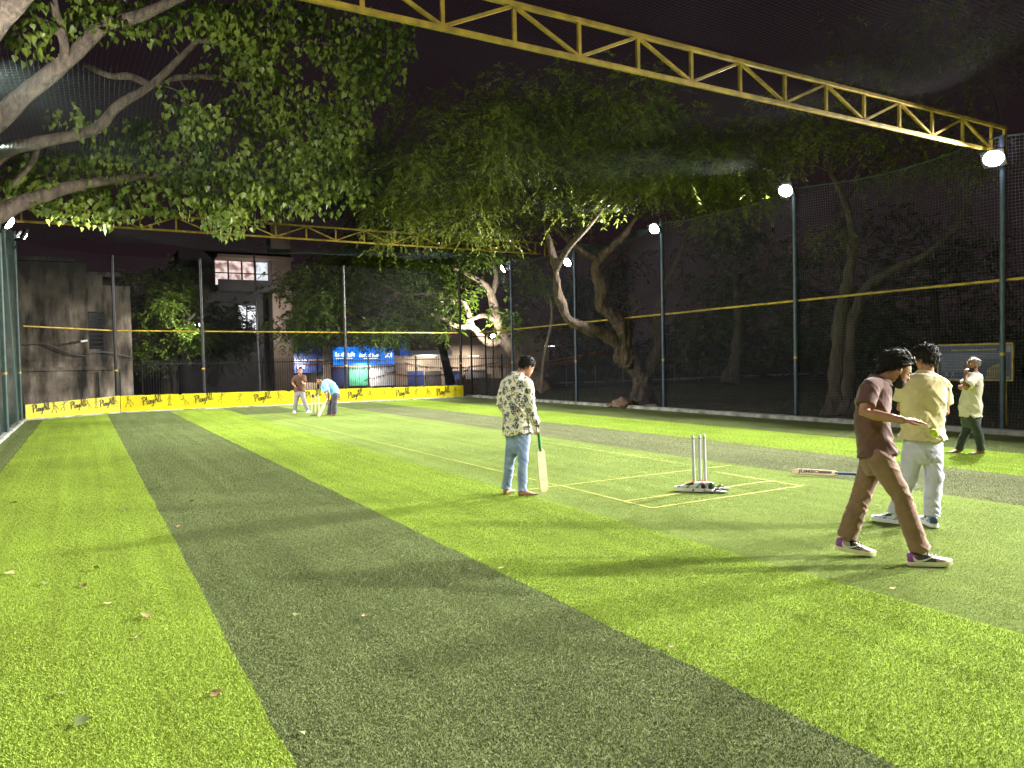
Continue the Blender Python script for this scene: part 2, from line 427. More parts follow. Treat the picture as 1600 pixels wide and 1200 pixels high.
kerb('kerb', (-1.76, 29.93, 0), (1.15, 31.92, 0), .14, .05, 3)
kerb('kerb', (1.15, 31.92, 0), (15.7, 31.92, 0), .14, .05, 4)
kerb('kerb', (15.75, 32.0, 0), (16.5, 32.0, 0), .2, .10, 5)

# ------------------------------------------------------------------ poles and floodlights
def make_pole(x, y, h, label, group, mat='navy', rad=.052):
    e = empty('net_pole', (x, y, 0), label, 'pole', group)
    b = MB(); b.tube([(x, y, .0), (x, y, h)], rad, 14); b.build('shaft', M[mat], e, True)
    b = MB(); b.box((x, y, .02), (.2, .2, .025))
    for sx_ in (-1, 1):
        for sy_ in (-1, 1): b.tube([(x + sx_ * .075, y + sy_ * .075, .03), (x + sx_ * .075, y + sy_ * .075, .055)], .011, 6)
    b.build('base_plate', M[mat], e)
    b = MB(); b.tube([(x, y, h), (x, y, h + .02)], rad * 1.12, 14); b.build('cap', M[mat], e, True)
    for z in (1.62, 3.1):
        b = MB(); b.tube([(x, y, z - .03), (x, y, z + .03)], rad * 1.1, 14); b.build('clamp', M['yellow_paint'] if z < 2 else M[mat], e, True)
    return e

def make_flood(p, aim, label, group, power=1.0, arm=None, spread=142):
    p = Vector(p); f = Vector(aim).normalized(); x, y, z = frame_from(f)   # z = facing, x horizontal
    Mx = Matrix((x, y, z)).transposed()
    e = empty('floodlight', p, label, 'floodlight', group)
    b = MB(); b.box(p - z * .03, (.46, .36, .06), Mx)
    for k in range(7): b.box(p - z * .075 + x * (-.15 + .05 * k), (.008, .24, .05), Mx)
    b.build('housing', M['black'], e, bevel=.006)
    b = MB()
    for s_ in (-1, 1): b.box(p + x * s_ * .225 + z * .0, (.012, .36, .03), Mx)
    for s_ in (-1, 1): b.box(p + y * s_ * .175 + z * .0, (.462, .012, .03), Mx)
    b.build('rim', M['black'], e)
    b = MB(); b.ball(p, (.20, .16, .088), 20, M=Mx); b.build('lens', M['lens'], e, True)
    if arm is not None:
        b = MB(); b.tube([p - z * .1, (p - z * .1).lerp(Vector(arm), .6), arm], .018, 8); b.build('bracket', M['dark_metal'], e, True)
    ld = bpy.data.lights.new('flood_lamp', 'AREA'); ld.shape = 'RECTANGLE'; ld.size = .26; ld.size_y = .22
    ld.energy = LAMP_POWER * power; ld.color = LAMP_COLOUR; ld.spread = R(spread)
    lo = bpy.data.objects.new('flood_lamp', ld); COL.objects.link(lo); lo.parent = e
    Ml = Matrix((x, -y, -z)).transposed().to_4x4(); Ml.translation = z * .092
    lo.matrix_local = Ml
    return e

RIGHT_Y = [-1.8, 3.3, 8.35, 13.5, 18.72, 23.7, 28.6]
names_r = {8.35: 'navy net pole at the right edge, in front of the blue notice board', 13.5: 'navy net pole left of the twin tree trunks, with a lit floodlight on top',
           18.72: 'navy net pole just right of the gnarled forked tree', 23.7: 'slim navy net pole between the floral-shirted player and the gnarled tree',
           28.6: 'navy net pole right behind the floral-shirted player, nearest to the gate'}
for y in RIGHT_Y:
    make_pole(XR, y, 6.05, names_r.get(y, 'navy net pole of the right side just out of view' if y > 0 else 'navy net pole of the right side level with the camera'), 'navy poles of the side net')
for x, lab in ((1.08, 'dark pole of the end net at the bend of the yellow banner'), (4.17, 'dark pole of the end net right of the leafy tree trunk'), (9.99, 'dark pole of the end net in front of the blue bank sign'), (15.6, 'dark pole at the right end of the yellow banner beside the gate')):
    make_pole(x, YB + .12, 5.95, lab, 'dark poles of the end net', 'end_pole', .06)
for y, lab in ((28.9, 'dark green net pole at the left edge in front of the stained wall'), (23.7, 'dark green net pole of the left side, hidden by the leafy tree'), (18.6, 'dark green net pole of the left side under the tree'), (13.5, 'dark green net pole of the left side beside the camera'), (8.4, 'second dark green net pole of the left side out of view'), (3.3, 'dark green net pole of the left side nearest the camera')):
    make_pole(XL - .05, y, 6.15, lab, 'green poles of the left net', 'green_metal', .06)

fl = [((16.2, 8.42, 5.6), 1.45, 'lit floodlight at the top right under the end of the yellow truss'), ((16.25, 13.65, 6.03), 1.2, 'lit floodlight second from the right on the side net'),
      ((16.25, 18.9, 5.88), 1.0, 'lit floodlight third from the right beside the sagging net edge'), ((16.25, 23.95, 5.42), .9, 'lit floodlight in front of the gnarled tree limbs'), ((16.2, 28.9, 5.75), .9, 'small lit floodlight above the pale tree limbs'),
      ((16.2, 3.3, 5.8), 1.0, 'lit floodlight of the right side just out of view'), ((16.2, -1.8, 5.8), 2.6, 'lit floodlight of the right side out of view')]
for p, pw, lab in fl:
    yy = min(RIGHT_Y, key=lambda t: abs(t - p[1]))
    make_flood(p, (-1, .45 if yy > 28 else 0.0, -.56), lab, 'floodlights on the poles', pw, (XR - .02, yy, p[2] - .12), 98)
fl = [((-1.45,26.839,5.73), 28.9, .36, 'lit floodlight on the green pole at the left edge, lower of the two'), ((-1.5,22.702,5.409), 23.7, .3, 'lit floodlight at the left edge, upper of the two'),
      ((-1.5, 18.6, 6.3), 18.6, .3, 'floodlight glowing through the leaves at the left edge'), ((-1.55, 13.5, 6.0), 13.5, .34, 'lit floodlight of the left side out of view'), ((-1.55, 8.4, 6.0), 8.4, .1, 'second lit floodlight of the left side out of view'),
      ((-1.55, 3.3, 6.0), 3.3, .08, 'lit floodlight of the left side nearest the camera, out of view')]
for p, yy, pw, lab in fl:
    make_flood(p, (1, .5 if yy > 28 else 0.0, -.62) if yy > 15 else ((.5, .68, .02) if yy > 12 else (.9, .1, -.6)), lab, 'floodlights on the poles', pw, (XL - .02, yy, min(6.1, p[2] - .12)), 100 if yy > 15 else 135)

# ------------------------------------------------------------------ yellow rails
def rail(pts, rad, label):
    b = MB(); b.tube(pts, rad, 10); o = b.build('rail', M['yellow_paint'], None, True); return tag(o, label, 'rail')
rail([(XR + .09, Y0, 3.16), (XR + .09, 10, 3.14), (XR + .09, 20, 3.10), (XR + .09, 31.9, 3.06)], .032, 'long yellow pipe rail running along the right side net')
rail([(1.1, YB + .21, 3.13), (9, YB + .21, 3.08), (15.6, YB + .21, 3.06)], .030, 'yellow pipe rail across the end net above the banner')
rail([(-1.7, 29.8, 3.17), (1.05, YB + .2, 3.13)], .030, 'short yellow pipe rail in front of the stained concrete wall')

# ------------------------------------------------------------------ trusses
def truss(y, x0, x1, zb, zt, xnode, step, w, label):
    e = empty('truss', (x0, y, zb), label, 'truss', 'yellow roof trusses')
    b = MB(); b.box2((x0, y - w / 2, zb - w / 2), (x1 - .25, y + w / 2, zb + w / 2)); b.build('bottom_chord', M['yellow_paint'], e, bevel=.006)
    b = MB(); b.box2((x0, y - w / 2, zt - w / 2), (x1, y + w / 2, zt + w / 2)); b.build('top_chord', M['yellow_paint'], e, bevel=.006)
    n0 = int(math.ceil((x0 - xnode) / step)); k = n0
    while xnode + k * step < x1 - .1:
        x = xnode + k * step; top = (k % 2 == 0)
        b = MB(); b.box2((x - w * .36, y - w * .36, zb + w / 2), (x + w * .36, y + w * .36, zt - w / 2)); b.build('upright', M['yellow_paint'], e)
        xn = x + step
        if xn < x1 + .1:
            a = (x + w * .45, y, (zt if top else zb) + (-1 if top else 1) * w * .55); c = (xn - w * .45, y, (zb if top else zt) + (1 if top else -1) * w * .55)
            b = MB(); b.bar(a, c, w * .66, w * .66); b.build('diagonal', M['yellow_paint'], e)
        k += 1
    b = MB(); b.box2((x1 - .07, y - w * .4, zb - .12), (x1, y + w * .4, zt - w / 2)); b.build('end_post', M['yellow_paint'], e)
    return e
truss(8.6, XL, 17.0, 5.84, 6.36, 5.06, 1.035, .066, 'large yellow lattice truss crossing the top right of the view')
truss(26.5, XL, 16.9, 6.10, 6.56, 4.86, 1.05, .06, 'far yellow lattice truss spanning behind the leaves')

# ------------------------------------------------------------------ nets
def strands(name, lines, rad, mat, label, group=None):
    Vs = []; Fs = []; base = 0
    ang = np.array([0, 2.094, 4.189])
    for P in lines:
        P = np.asarray(P, dtype=float); n = len(P)
        t = P[-1] - P[0]; t = t / np.linalg.norm(t)
        ref = np.array([0, 0, 1.]) if abs(t[2]) < .8 else np.array([0, 1., 0])
        x = np.cross(ref, t); x /= np.linalg.norm(x); y = np.cross(t, x)
        ring = np.cos(ang)[:, None] * x + np.sin(ang)[:, None] * y
        V = (P[:, None, :] + ring[None] * rad).reshape(-1, 3)
        i = np.arange(n - 1)[:, None] * 3; k = np.arange(3)[None]
        F = np.stack([i + k, i + (k + 1) % 3, i + 3 + (k + 1) % 3, i + 3 + k], -1).reshape(-1, 4) + base
        Vs.append(V); Fs.append(F); base += len(V)
    o = link_mesh(name, nmesh(name, np.concatenate(Vs), np.concatenate(Fs)), mat)
    return tag(o, label, 'net', group)
def grid_lines(u0, u1, v0, v1, step, fn, su, sv):
    L = []
    for u in np.arange(u0, u1 + 1e-6, step): L.append([fn(u, v) for v in np.linspace(v0, v1, sv)])
    for v in np.arange(v0, v1 + 1e-6, step): L.append([fn(u, v) for u in np.linspace(u0, u1, su)])
    return L
def bay(y, y0, step):   # 0 at a pole, 1 mid-bay
    t = ((y - y0) / step) % 1.0; return 4 * t * (1 - t)
def right_net(y, v):
    s = bay(y, 3.3, 5.1); z = .1 + v * 5.95 - (v ** 6) * (.16 + .2 * math.exp(-((y - 21) / 2.0) ** 2)) * s
    return (XR + .07 + .10 * s * math.sin(math.pi * min(v, 1)) * math.sin(y * .9 + 2 * v) + .012 * math.sin(9 * v + y * 3.1), y + .03 * math.sin(v * 7 + y) + .012 * math.sin(y * 11 + v * 31), z + .02 * math.sin(y * 1.7 + v * 5))
strands('side_net',  
        [[right_net(y, v) for v in np.linspace(0, 1, 14)] for y in np.arange(2.0, 31.9, .068)] + [[right_net(y, v) for y in np.arange(2.0, 31.9, .25)] for v in np.arange(0, 1.001, .0115)],
        .0025, M['net_black'], 'dark square-mesh side net along the right of the court')
def left_net(y, v): return (XL - .06 + .06 * bay(y, 3.3, 5.1) * math.sin(3 * v + y), y, .1 + v * 6.0)
strands('side_net', [[left_net(y, v) for v in np.linspace(0, 1, 8)] for y in np.arange(4.0, 29.9, .07)] + [[left_net(y, v) for y in np.arange(4.0, 29.9, .5)] for v in np.arange(0, 1.001, .0117)],
        .0022, M['net_green'], 'dark green side net along the left edge of the court')
def back_net(u, v):
    if u < 0: x = 1.1 + u * .83; y = YB + .16 + u * .57
    else: x = 1.1 + u; y = YB + .16
    return (x, y + .05 * math.sin(u * 1.1) * math.sin(3.1 * v), .1 + v * 5.85)
strands('end_net', [[back_net(u, v) for v in np.linspace(0, 1, 8)] for u in np.arange(-3.4, 15.2, .075)] + [[back_net(u, v) for u in np.concatenate([np.linspace(-3.4, 0, 8), np.arange(.3, 15.2, .4)])] for v in np.arange(0, 1.001, .0128)],
        .0014, M['net_dark'], 'dark square-mesh net across the far end above the yellow banner')
def roof_z(x, y):
    t = bay(y, 8.6, 17.9 / 3.0); e = math.sin(math.pi * min(max((x - XL) / (XR - XL), 0), 1))
    return 6.46 - .36 * math.exp(-min(x - XL, XR - x) / .5) - .20 * t * e - .28 * e * (1 - math.exp(-((y - 17) / 7) ** 2)) * 0 + .05 * math.sin(x * .7 + y * .4) + .03 * math.sin(x * 2.1 - y * 1.3)
roof_lines = []
for x in np.arange(XL, XR + .01, .075): roof_lines.append([(x + .04 * math.sin(y * .8), y, roof_z(x, y)) for y in np.arange(3.0, 32.1, .45)])
for y in np.arange(3.0, 32.1, .075): roof_lines.append([(x, y + .05 * math.sin(x * .9), roof_z(x, y)) for x in np.linspace(XL, XR, 40)])
strands('roof_net', roof_lines, .0011, M['net_roof'], 'fine green net stretched over the court below the trees')
# hem rope of the nets
b = MB()
pts = [right_net(y, 1.0) for y in np.arange(2.0, 31.9, .25)]
b.tube([(p[0] - .03, p[1], p[2] + .02) for p in pts], .016, 6); tag(b.build('hem_rope', M['net_green'], None, True), 'green hem rope along the top edge of the right net', 'rope')
# bunched loose net hanging at the top edge by the gnarled tree
def bunch(y, v):
    s = math.sin(math.pi * min(max((y - 18.9) / 5.2, 0), 1))
    return (XR - .06 - .25 * v * s + .05 * math.sin(y * 5 + v * 4), y, 6.02 - .12 * s - v * .5 * s + .03 * math.sin(y * 9))
strands('loose_net', [[bunch(y, v) for v in np.linspace(0, 1, 9)] for y in np.arange(18.95, 24.0, .035)] + [[bunch(y, v) for y in np.arange(18.95, 24.0, .1)] for v in np.linspace(0, 1, 14)],
        .004, M['net_green'], 'loose green netting gathered below the hem beside the third floodlight')

# ------------------------------------------------------------------ the yellow banner
def banner_mat():
    m, nt, b = new_mat('banner'); N = nt.nodes; L = nt.links
    g = N.new('ShaderNodeNewGeometry'); n = N.new('ShaderNodeTexNoise'); n.inputs['Scale'].default_value = 2.2; n.inputs['Detail'].default_value = 7
    L.new(g.outputs['Position'], n.inputs['Vector'])
    r = N.new('ShaderNodeValToRGB'); r.color_ramp.elements[0].position = .25; r.color_ramp.elements[0].color = (.46, .39, .010, 1); r.color_ramp.elements[1].position = .6; r.color_ramp.elements[1].color = (.58, .50, .010, 1)
    L.new(n.outputs['Fac'], r.inputs[0]); L.new(r.outputs[0], b.inputs['Base Color']); b.inputs['Roughness'].default_value = .38
    return m
M['banner'] = banner_mat(); M['drawing_ink'] = pmat('drawing_ink', (.13, .105, .02), .6, .2, 20)
def banner(a, b_, z0a, z1a, z0b, z1b, label, seed):
    a = Vector((*a, 0)); b_ = Vector((*b_, 0)); d = (b_ - a).normalized(); nrm = Vector((d.y, -d.x, 0))
    e = empty('banner', a, label, 'banner', 'yellow sponsor banners')
    m = MB(); vs = []; fs = []; n = int((b_ - a).length / .08)
    for i in range(n + 1):
        t = i / n; p = a.lerp(b_, t); wv = .012 * noise.noise((i * .13, seed, 0))
        rag = .012 * noise.noise((i * .31, seed, 2)) - (.05 if noise.noise((i * .21, seed, 5)) > .55 else 0)
        z0 = z0a + (z0b - z0a) * t; z1 = z1a + (z1b - z1a) * t + rag
        for z, of in ((z0, 0), ((z0 + z1) / 2, wv), (z1, -wv * .5), (z1, -.02), (z0, -.02)): vs.append(p + nrm * of + Vector((0, 0, z)))
    for i in range(n):
        for j in range(5): fs.append((i * 5 + j, i * 5 + (j + 1) % 5, (i + 1) * 5 + (j + 1) % 5, (i + 1) * 5 + j))
    fs.append((0, 1, 2, 3, 4)); fs.append(tuple(n * 5 + k for k in (4, 3, 2, 1, 0)))
    m.add(vs, fs); m.build('sheet', M['banner'], e, True)
    return e, a, d, nrm
def ribbon(mb, pts2, w, place, closed=False):
    """flat brush stroke through 2-d points"""
    P = catmull([Vector((p[0], p[1], 0)) for p in pts2], 4); n = len(P); vs = []
    for i, p in enumerate(P):
        t = (P[min(i + 1, n - 1)] - P[max(i - 1, 0)]); t = t.normalized() if t.length > 1e-6 else Vector((1, 0, 0))
        s = Vector((-t.y, t.x, 0)) * w / 2 * (.55 if i in (0, n - 1) else 1) * (1 + .25 * math.sin(i * 1.3))
        for q in (-1, 1): vs.append(place(p.x + s.x * q, p.y + s.y * q))
    mb.add(vs, [(2 * i, 2 * i + 1, 2 * i + 3, 2 * i + 2) for i in range(n - 1)])
PLAYALL = [[(.08, -.08), (.2, .95)], [(.02, .8), (.3, 1.02), (.5, .85), (.42, .6), (.18, .48)], [(.64, 1.0), (.56, .3), (.6, .05), (.7, .07)],
           [(.97, .42), (.84, .46), (.74, .25), (.8, .05), (.92, .16), (.98, .42), (.97, .1), (1.04, .04)], [(1.08, .45), (1.1, .16), (1.2, .1), (1.28, .42)], [(1.32, .5), (1.27, .0), (1.15, -.32), (1.02, -.26)],
           [(1.4, -.02), (1.62, .7), (1.7, 1.08)], [(1.7, 1.08), (1.75, .6), (1.8, 0)], [(1.46, .36), (1.88, .46)], [(2.02, 1.12), (1.94, .3), (1.98, .05), (2.06, .1)], [(2.25, 1.22), (2.15, .35), (2.19, .08), (2.32, .14)]]
DOODLE = [
    [[(.3, .9), (.38, 1.0), (.48, .93), (.42, .82), (.32, .84), (.3, .9)], [(.38, .8), (.35, .6), (.4, .4)], [(.4, .4), (.25, .22), (.22, 0)], [(.4, .4), (.55, .25), (.6, 0)], [(.37, .72), (.55, .66), (.62, .5)], [(.62, .55), (.85, .15)], [(.36, .7), (.5, .55), (.62, .52)], [(.22, 0), (.1, 0)], [(.6, 0), (.72, .02)]],
    [[(.4, .9), (.48, 1.0), (.58, .93), (.52, .82), (.42, .84), (.4, .9)], [(.48, .8), (.45, .6), (.4, .42)], [(.4, .42), (.5, .22), (.35, 0)], [(.4, .42), (.22, .3), (.1, .08)], [(.47, .74), (.7, .85), (.8, 1.0)], [(.46, .72), (.3, .6), (.2, .7)]],
    [[(.3, .8), (.38, .9), (.48, .83), (.42, .72), (.32, .74), (.3, .8)], [(.4, .72), (.5, .55), (.62, .4)], [(.62, .4), (.5, .2), (.62, 0)], [(.62, .4), (.75, .2), (.9, .02)], [(.45, .64), (.3, .5), (.2, .55)], [(.2, .6), (0, .9)], [(.46, .6), (.32, .46), (.18, .5)]],
    [[(.42, .9), (.5, 1.0), (.6, .93), (.54, .82), (.44, .84), (.42, .9)], [(.5, .8), (.5, .42)], [(.5, .42), (.4, .2), (.42, 0)], [(.5, .42), (.6, .2), (.58, 0)], [(.5, .75), (.34, .6), (.42, .45)], [(.5, .75), (.66, .6), (.58, .45)], [(.3, .05), (.7, .05)]]]
def mark(e, c, d, nrm, strokes, size, w, name, rot=0.0, cx=1.15, cz=.45, ink='black_ink'):
    c = Vector(c); cr, sr = math.cos(rot), math.sin(rot)
    def place(u, v):
        u = (u - cx) * size; v = (v - cz) * size
        return c + d * (u * cr - v * sr) + Vector((0, 0, u * sr + v * cr)) + nrm * .016
    b = MB()
    for s in strokes: ribbon(b, s, w / size, place)
    return b.build(name, M[ink], e)
e, a, d, nr = banner((1.19, YB - .02), (15.62, YB - .02), .05, .66, .0, .575, 'long yellow banner with black script lettering across the far end', 1)
for c in ((2.255,31.98,0.452), (4.122,31.98,0.448), (6.391,31.98,0.405), (8.511,31.98,0.428), (10.339,31.98,0.356), (12.554,31.98,0.356), (14.559,31.98,0.339)):
    mark(e, c, d, nr, PLAYALL, .30, .028, 'lettering', .17)
for i, c in enumerate(((1.483,31.98,0.437), (2.886,31.98,0.425), (3.416,31.98,0.427), (4.818,31.98,0.419), (5.532,31.98,0.389), (7.09,31.98,0.403), (9.623,31.98,0.356), (11.07,31.98,0.327), (11.728,31.98,0.33), (13.24,31.98,0.329), (13.813,31.98,0.337), (15.186,31.98,0.316))):
    mark(e, c, d, nr, DOODLE[(i * 3 + i // 4) % 4], .42, .017, 'player_drawing', 0, .5, .5, 'drawing_ink')
e, a, d, nr = banner((-1.73, 30.0), (1.17, 31.97), .03, .53, .05, .66, 'shorter angled yellow banner in the far left corner', 7)
for c in ((-1.299,30.293,0.402), (-0.2,31.039,0.431), (0.725,31.667,0.434)): mark(e, c, d, nr, PLAYALL, .26, .027, 'lettering', .12)
for i, c in enumerate(((-0.895,30.567,0.392), (-0.61,30.761,0.416), (0.121,31.257,0.43), (0.367,31.425,0.436), (1.027,31.873,0.437))): mark(e, c, d, nr, DOODLE[i % 4], .38, .017, 'player_drawing', 0, .5, .5, 'drawing_ink')

# gate bay at the far right corner
e = empty('gate', (15.72, YB + .15, 0), 'tall dark metal mesh gate between the banner and the right corner', 'gate')
for x in (16.18, 16.95):
    b = MB(); b.box2((x - .03, YB + .12, 0), (x + .03, YB + .18, 3.1)); b.build('post', M['dark_metal'], e)
for z in (.12, 1.2, 2.88):
    b = MB(); b.box2((16.22, YB + .13, z - .025), (16.91, YB + .17, z + .025)); b.build('cross_bar', M['dark_metal'], e)
b = MB(); b.box2((16.22, YB + .14, .15), (16.91, YB + .155, .9)); b.build('lower_panel', pmat('gate_sheet', (.06, .05, .045), .6, .3, 4), e)

# ------------------------------------------------------------------ trees
CR = Vector((.8676, -.4969, 0)).normalized(); CA = Vector((.4962, .8677, 0)).normalized()
def bark_mat(name, c1, c2, scale=7.0, bump=1.0):
    m, nt, b = new_mat(name); N = nt.nodes; L = nt.links
    t = N.new('ShaderNodeNewGeometry'); mp = N.new('ShaderNodeMapping'); mp.inputs['Scale'].default_value = (1, 1, .28); L.new(t.outputs['Position'], mp.inputs['Vector'])
    n = N.new('ShaderNodeTexNoise'); n.inputs['Scale'].default_value = scale; n.inputs['Detail'].default_value = 9; n.inputs['Roughness'].default_value = .65; n.inputs['Distortion'].default_value = .6
    L.new(mp.outputs[0], n.inputs['Vector'])
    r = N.new('ShaderNodeValToRGB'); r.color_ramp.elements[0].position = .35; r.color_ramp.elements[0].color = (*c1, 1); r.color_ramp.elements[1].position = .65; r.color_ramp.elements[1].color = (*c2, 1)
    L.new(n.outputs['Fac'], r.inputs[0]); L.new(r.outputs[0], b.inputs['Base Color']); b.inputs['Roughness'].default_value = .9
    bp = N.new('ShaderNodeBump'); bp.inputs['Strength'].default_value = bump; bp.inputs['Distance'].default_value = .12; L.new(n.outputs['Fac'], bp.inputs['Height']); L.new(bp.outputs[0], b.inputs['Normal'])
    return m
M['bark_pale'] = bark_mat('bark_pale', (.12, .085, .058), (.30, .225, .165))
M['bark_brown'] = bark_mat('bark_brown', (.012, .008, .006), (.105, .07, .046), 13)
M['bark_grey'] = bark_mat('bark_grey', (.026, .02, .015), (.085, .064, .046), 8)
M['bark_heart'] = bark_mat('bark_heart', (.04, .03, .023), (.14, .105, .078), 7)
M['leaf_peepal'] = leaf_mat('leaf_peepal', (.04, .08, .010), (.23, .29, .05), .4, 1.1, .4)
M['leaf_feather'] = leaf_mat('leaf_feather', (.075, .105, .012), (.20, .23, .034), .4, .9)
M['leaf_bright'] = leaf_mat('leaf_bright', (.06, .11, .012), (.15, .21, .03), .45, .9)
M['leaf_dark'] = leaf_mat('leaf_dark', (.02, .036, .010), (.05, .075, .018), .3, .8)

def limb(mb, pts, r0, r1, n=9, rough=.12, seed=0.0, flare=0.0, sub=5, furrow=0.0):
    """a tapering, knotty limb through the points"""
    P = catmull(pts, sub); m = len(P); rad = []
    for i, p in enumerate(P):
        t = i / (m - 1)
        rr = r0 + (r1 - r0) * t ** .85
        if flare: rr *= 1 + flare * math.exp(-t * 9)
        rr *= 1 + rough * noise.noise((p.x * 2.3 + seed, p.y * 2.3, p.z * 2.3)) * 1.6
        rad.append(max(rr, .004))
    off = len(mb.v)
    mb.tube(P, rad, n)
    for k in range(off, len(mb.v)):
        q = Vector(mb.v[k]); i = (k - off) // n; c = P[min(i, m - 1)]; d = q - c
        f = 1 + rough * 1.5 * noise.noise((q.x * 5 + seed, q.y * 5, q.z * 2.2))
        if furrow: f += furrow * (abs(noise.noise((q.x * 9 + seed, q.y * 9, q.z * 1.6))) * 2 - .5) + furrow * .5 * noise.noise((q.x * 20, q.y * 20, q.z * 6))
        mb.v[k] = tuple(c + d * f)
    return P

def twigs(mb, starts, targets, r0, r, sag=.15):
    """thin branches from the nearest limb point to each clump"""
    S = np.array([tuple(p) for p in starts]); out = []
    for c in targets:
        c = Vector(c); d = np.linalg.norm(S - np.array(tuple(c)) + np.array([0, 0, .3]), axis=1); i = int(np.argmin(d)); s = Vector(S[i])
        L_ = (c - s).length; mid = s.lerp(c, .5) + Vector((r.uniform(-1, 1), r.uniform(-1, 1), r.uniform(-.3, .9))) * L_ * sag
        rr = r0 * min(1.0, .35 + L_ / 5); P = catmull([s, mid, c], 5)
        mb.tube(P, [rr + (.006 - rr) * (k / (len(P) - 1)) for k in range(len(P))], 5)
        out.extend(P)
    return out

def leaves_quads(C, Dr, Nn, Ln, Wd):
    """rhombic leaflets: base at C, along Dr, flat normal about Nn"""
    S = np.cross(Dr, Nn); S /= np.linalg.norm(S, axis=1)[:, None] + 1e-9
    a = C; b_ = C + Dr * (Ln * .45)[:, None] + S * (Wd / 2)[:, None]; c = C + Dr * Ln[:, None]; d = C + Dr * (Ln * .45)[:, None] - S * (Wd / 2)[:, None]
    V = np.stack([a, b_, c, d], 1).reshape(-1, 3); F = np.arange(len(C) * 4).reshape(-1, 4)
    return V, F
def unit(v): return v / (np.linalg.norm(v, axis=-1, keepdims=True) + 1e-9)

def feather_cloud(clumps, rads, sprays, leaflets, ln, wd, r, droop=.8, spray_len=.5):
    """hanging feathery sprays of small leaflets around every clump centre"""
    Cs = []; Ds = []; Ns = []; Ls = []; Ws = []
    for c, rad in zip(clumps, rads):
        ns = max(3, int(sprays * r.uniform(.6, 1.4)))
        u = unit(r.normal(size=(ns, 3))); u[:, 2] *= .6
        o = np.asarray(c)[None] + u * rad * (r.uniform(0, 1, (ns, 1)) ** .5)
        dr = unit(u * np.array([1, 1, .5]) + r.normal(size=(ns, 3)) * .5 + np.array([0, 0, -droop]) * r.uniform(.2, 1.0, (ns, 1)))
        sl = spray_len * r.uniform(.6, 1.3, ns)
        t = r.uniform(0, 1, (ns, leaflets))
        base = o[:, None, :] + dr[:, None, :] * (t * sl[:, None])[..., None]
        base[..., 2] -= (t ** 2) * (.35 * sl[:, None])
        side = unit(np.cross(dr, np.array([0, 0, 1.]) + r.normal(size=(ns, 3)) * .3))
        sg = np.sign(r.uniform(-1, 1, (ns, leaflets)))[..., None]
        ld = unit(side[:, None, :] * sg + dr[:, None, :] * .7 + r.normal(size=(ns, leaflets, 3)) * .25 + np.array([0, 0, -.25]))
        Cs.append(base.reshape(-1, 3)); Ds.append(ld.reshape(-1, 3)); k = ns * leaflets
        Ns.append(unit(r.normal(size=(k, 3)) * .5 + np.array([0, 0, 1.]))); Ls.append(ln * r.uniform(.6, 1.35, k)); Ws.append(wd * r.uniform(.7, 1.3, k))
    return leaves_quads(np.concatenate(Cs), np.concatenate(Ds), np.concatenate(Ns), np.concatenate(Ls), np.concatenate(Ws))

def dome(center, rr, ra, rz, n, r, shell=.55, low=-.6):
    """clump centres spread through an ellipsoidal crown, broad along the view's right and depth"""
    out = []
    c = Vector(center)
    while len(out) < n:
        u = r.normal(size=3); u /= np.linalg.norm(u)
        if u[2] < low: continue
        k = shell + (1 - shell) * r.uniform() if r.uniform() < .75 else r.uniform(.2, 1)
        k *= 1 + .22 * noise.noise((u[0] * 2.2 + center[0], u[1] * 2.2, u[2] * 2.2))
        out.append(c + CR * (u[0] * rr * k) + CA * (u[1] * ra * k) + Vector((0, 0, u[2] * rz * k)))
    return out

def tree_root(name, base, label, group='trees around the court'):
    return empty(name, base, label, 'tree', group)
def cloud_part(V, F, mat, parent, name='crown'):
    off = np.array(tuple(wl(parent)))
    o = link_mesh(name, nmesh(name, V - off, F), mat, parent); o['kind'] = 'stuff'; return o

# ---- gnarled forked tree outside the right net, with the broad feathery crown
r = np.random.default_rng(21)
e = tree_root('gnarled_tree', (16.919,20.461,0.023), 'gnarled brown forked tree behind the right net with a broad feathery crown')
tb = MB(); S = []
limb(tb, [(16.817,20.514,-0.154), (16.87,20.499,0.293), (16.904,20.496,0.74), (16.973,20.468,1.052)], .44, .30, 26, .2, 1, .5, sub=12, furrow=.22)
limb(tb, [(17.364,20.547,-0.138), (17.239,20.524,0.434), (17.008,20.444,0.961)], .26, .22, 26, .2, 2, .3, sub=12, furrow=.22)
S += limb(tb, [(16.967,20.465,0.895), (16.712,20.629,1.416), (16.373,20.724,1.869), (16.31,20.666,2.469), (16.148,20.661,2.955)], .32, .24, 26, .25, 3, sub=12, furrow=.22)
tb.build('trunk', M['bark_brown'], e, True)
tb = MB(); S += limb(tb, [(16.395,20.715,1.958), (15.787,20.85,2.476), (14.986,20.972,2.744), (14.333,21.127,3.074), (14.039,21.207,3.852), (13.901,21.202,4.75), (13.667,21.132,5.477), (13.317,21.138,6.512), (12.645,21.212,7.512)], .26, .05, 26, .2, 4, sub=12, furrow=.22); S += limb(tb, [(13.901,21.202,4.75), (13.996,20.48,5.403), (14.396,19.588,6.218), (14.957,19.296,7.026)], .14, .06, 8, .15, 5); tb.build('limb', M['bark_brown'], e, True)
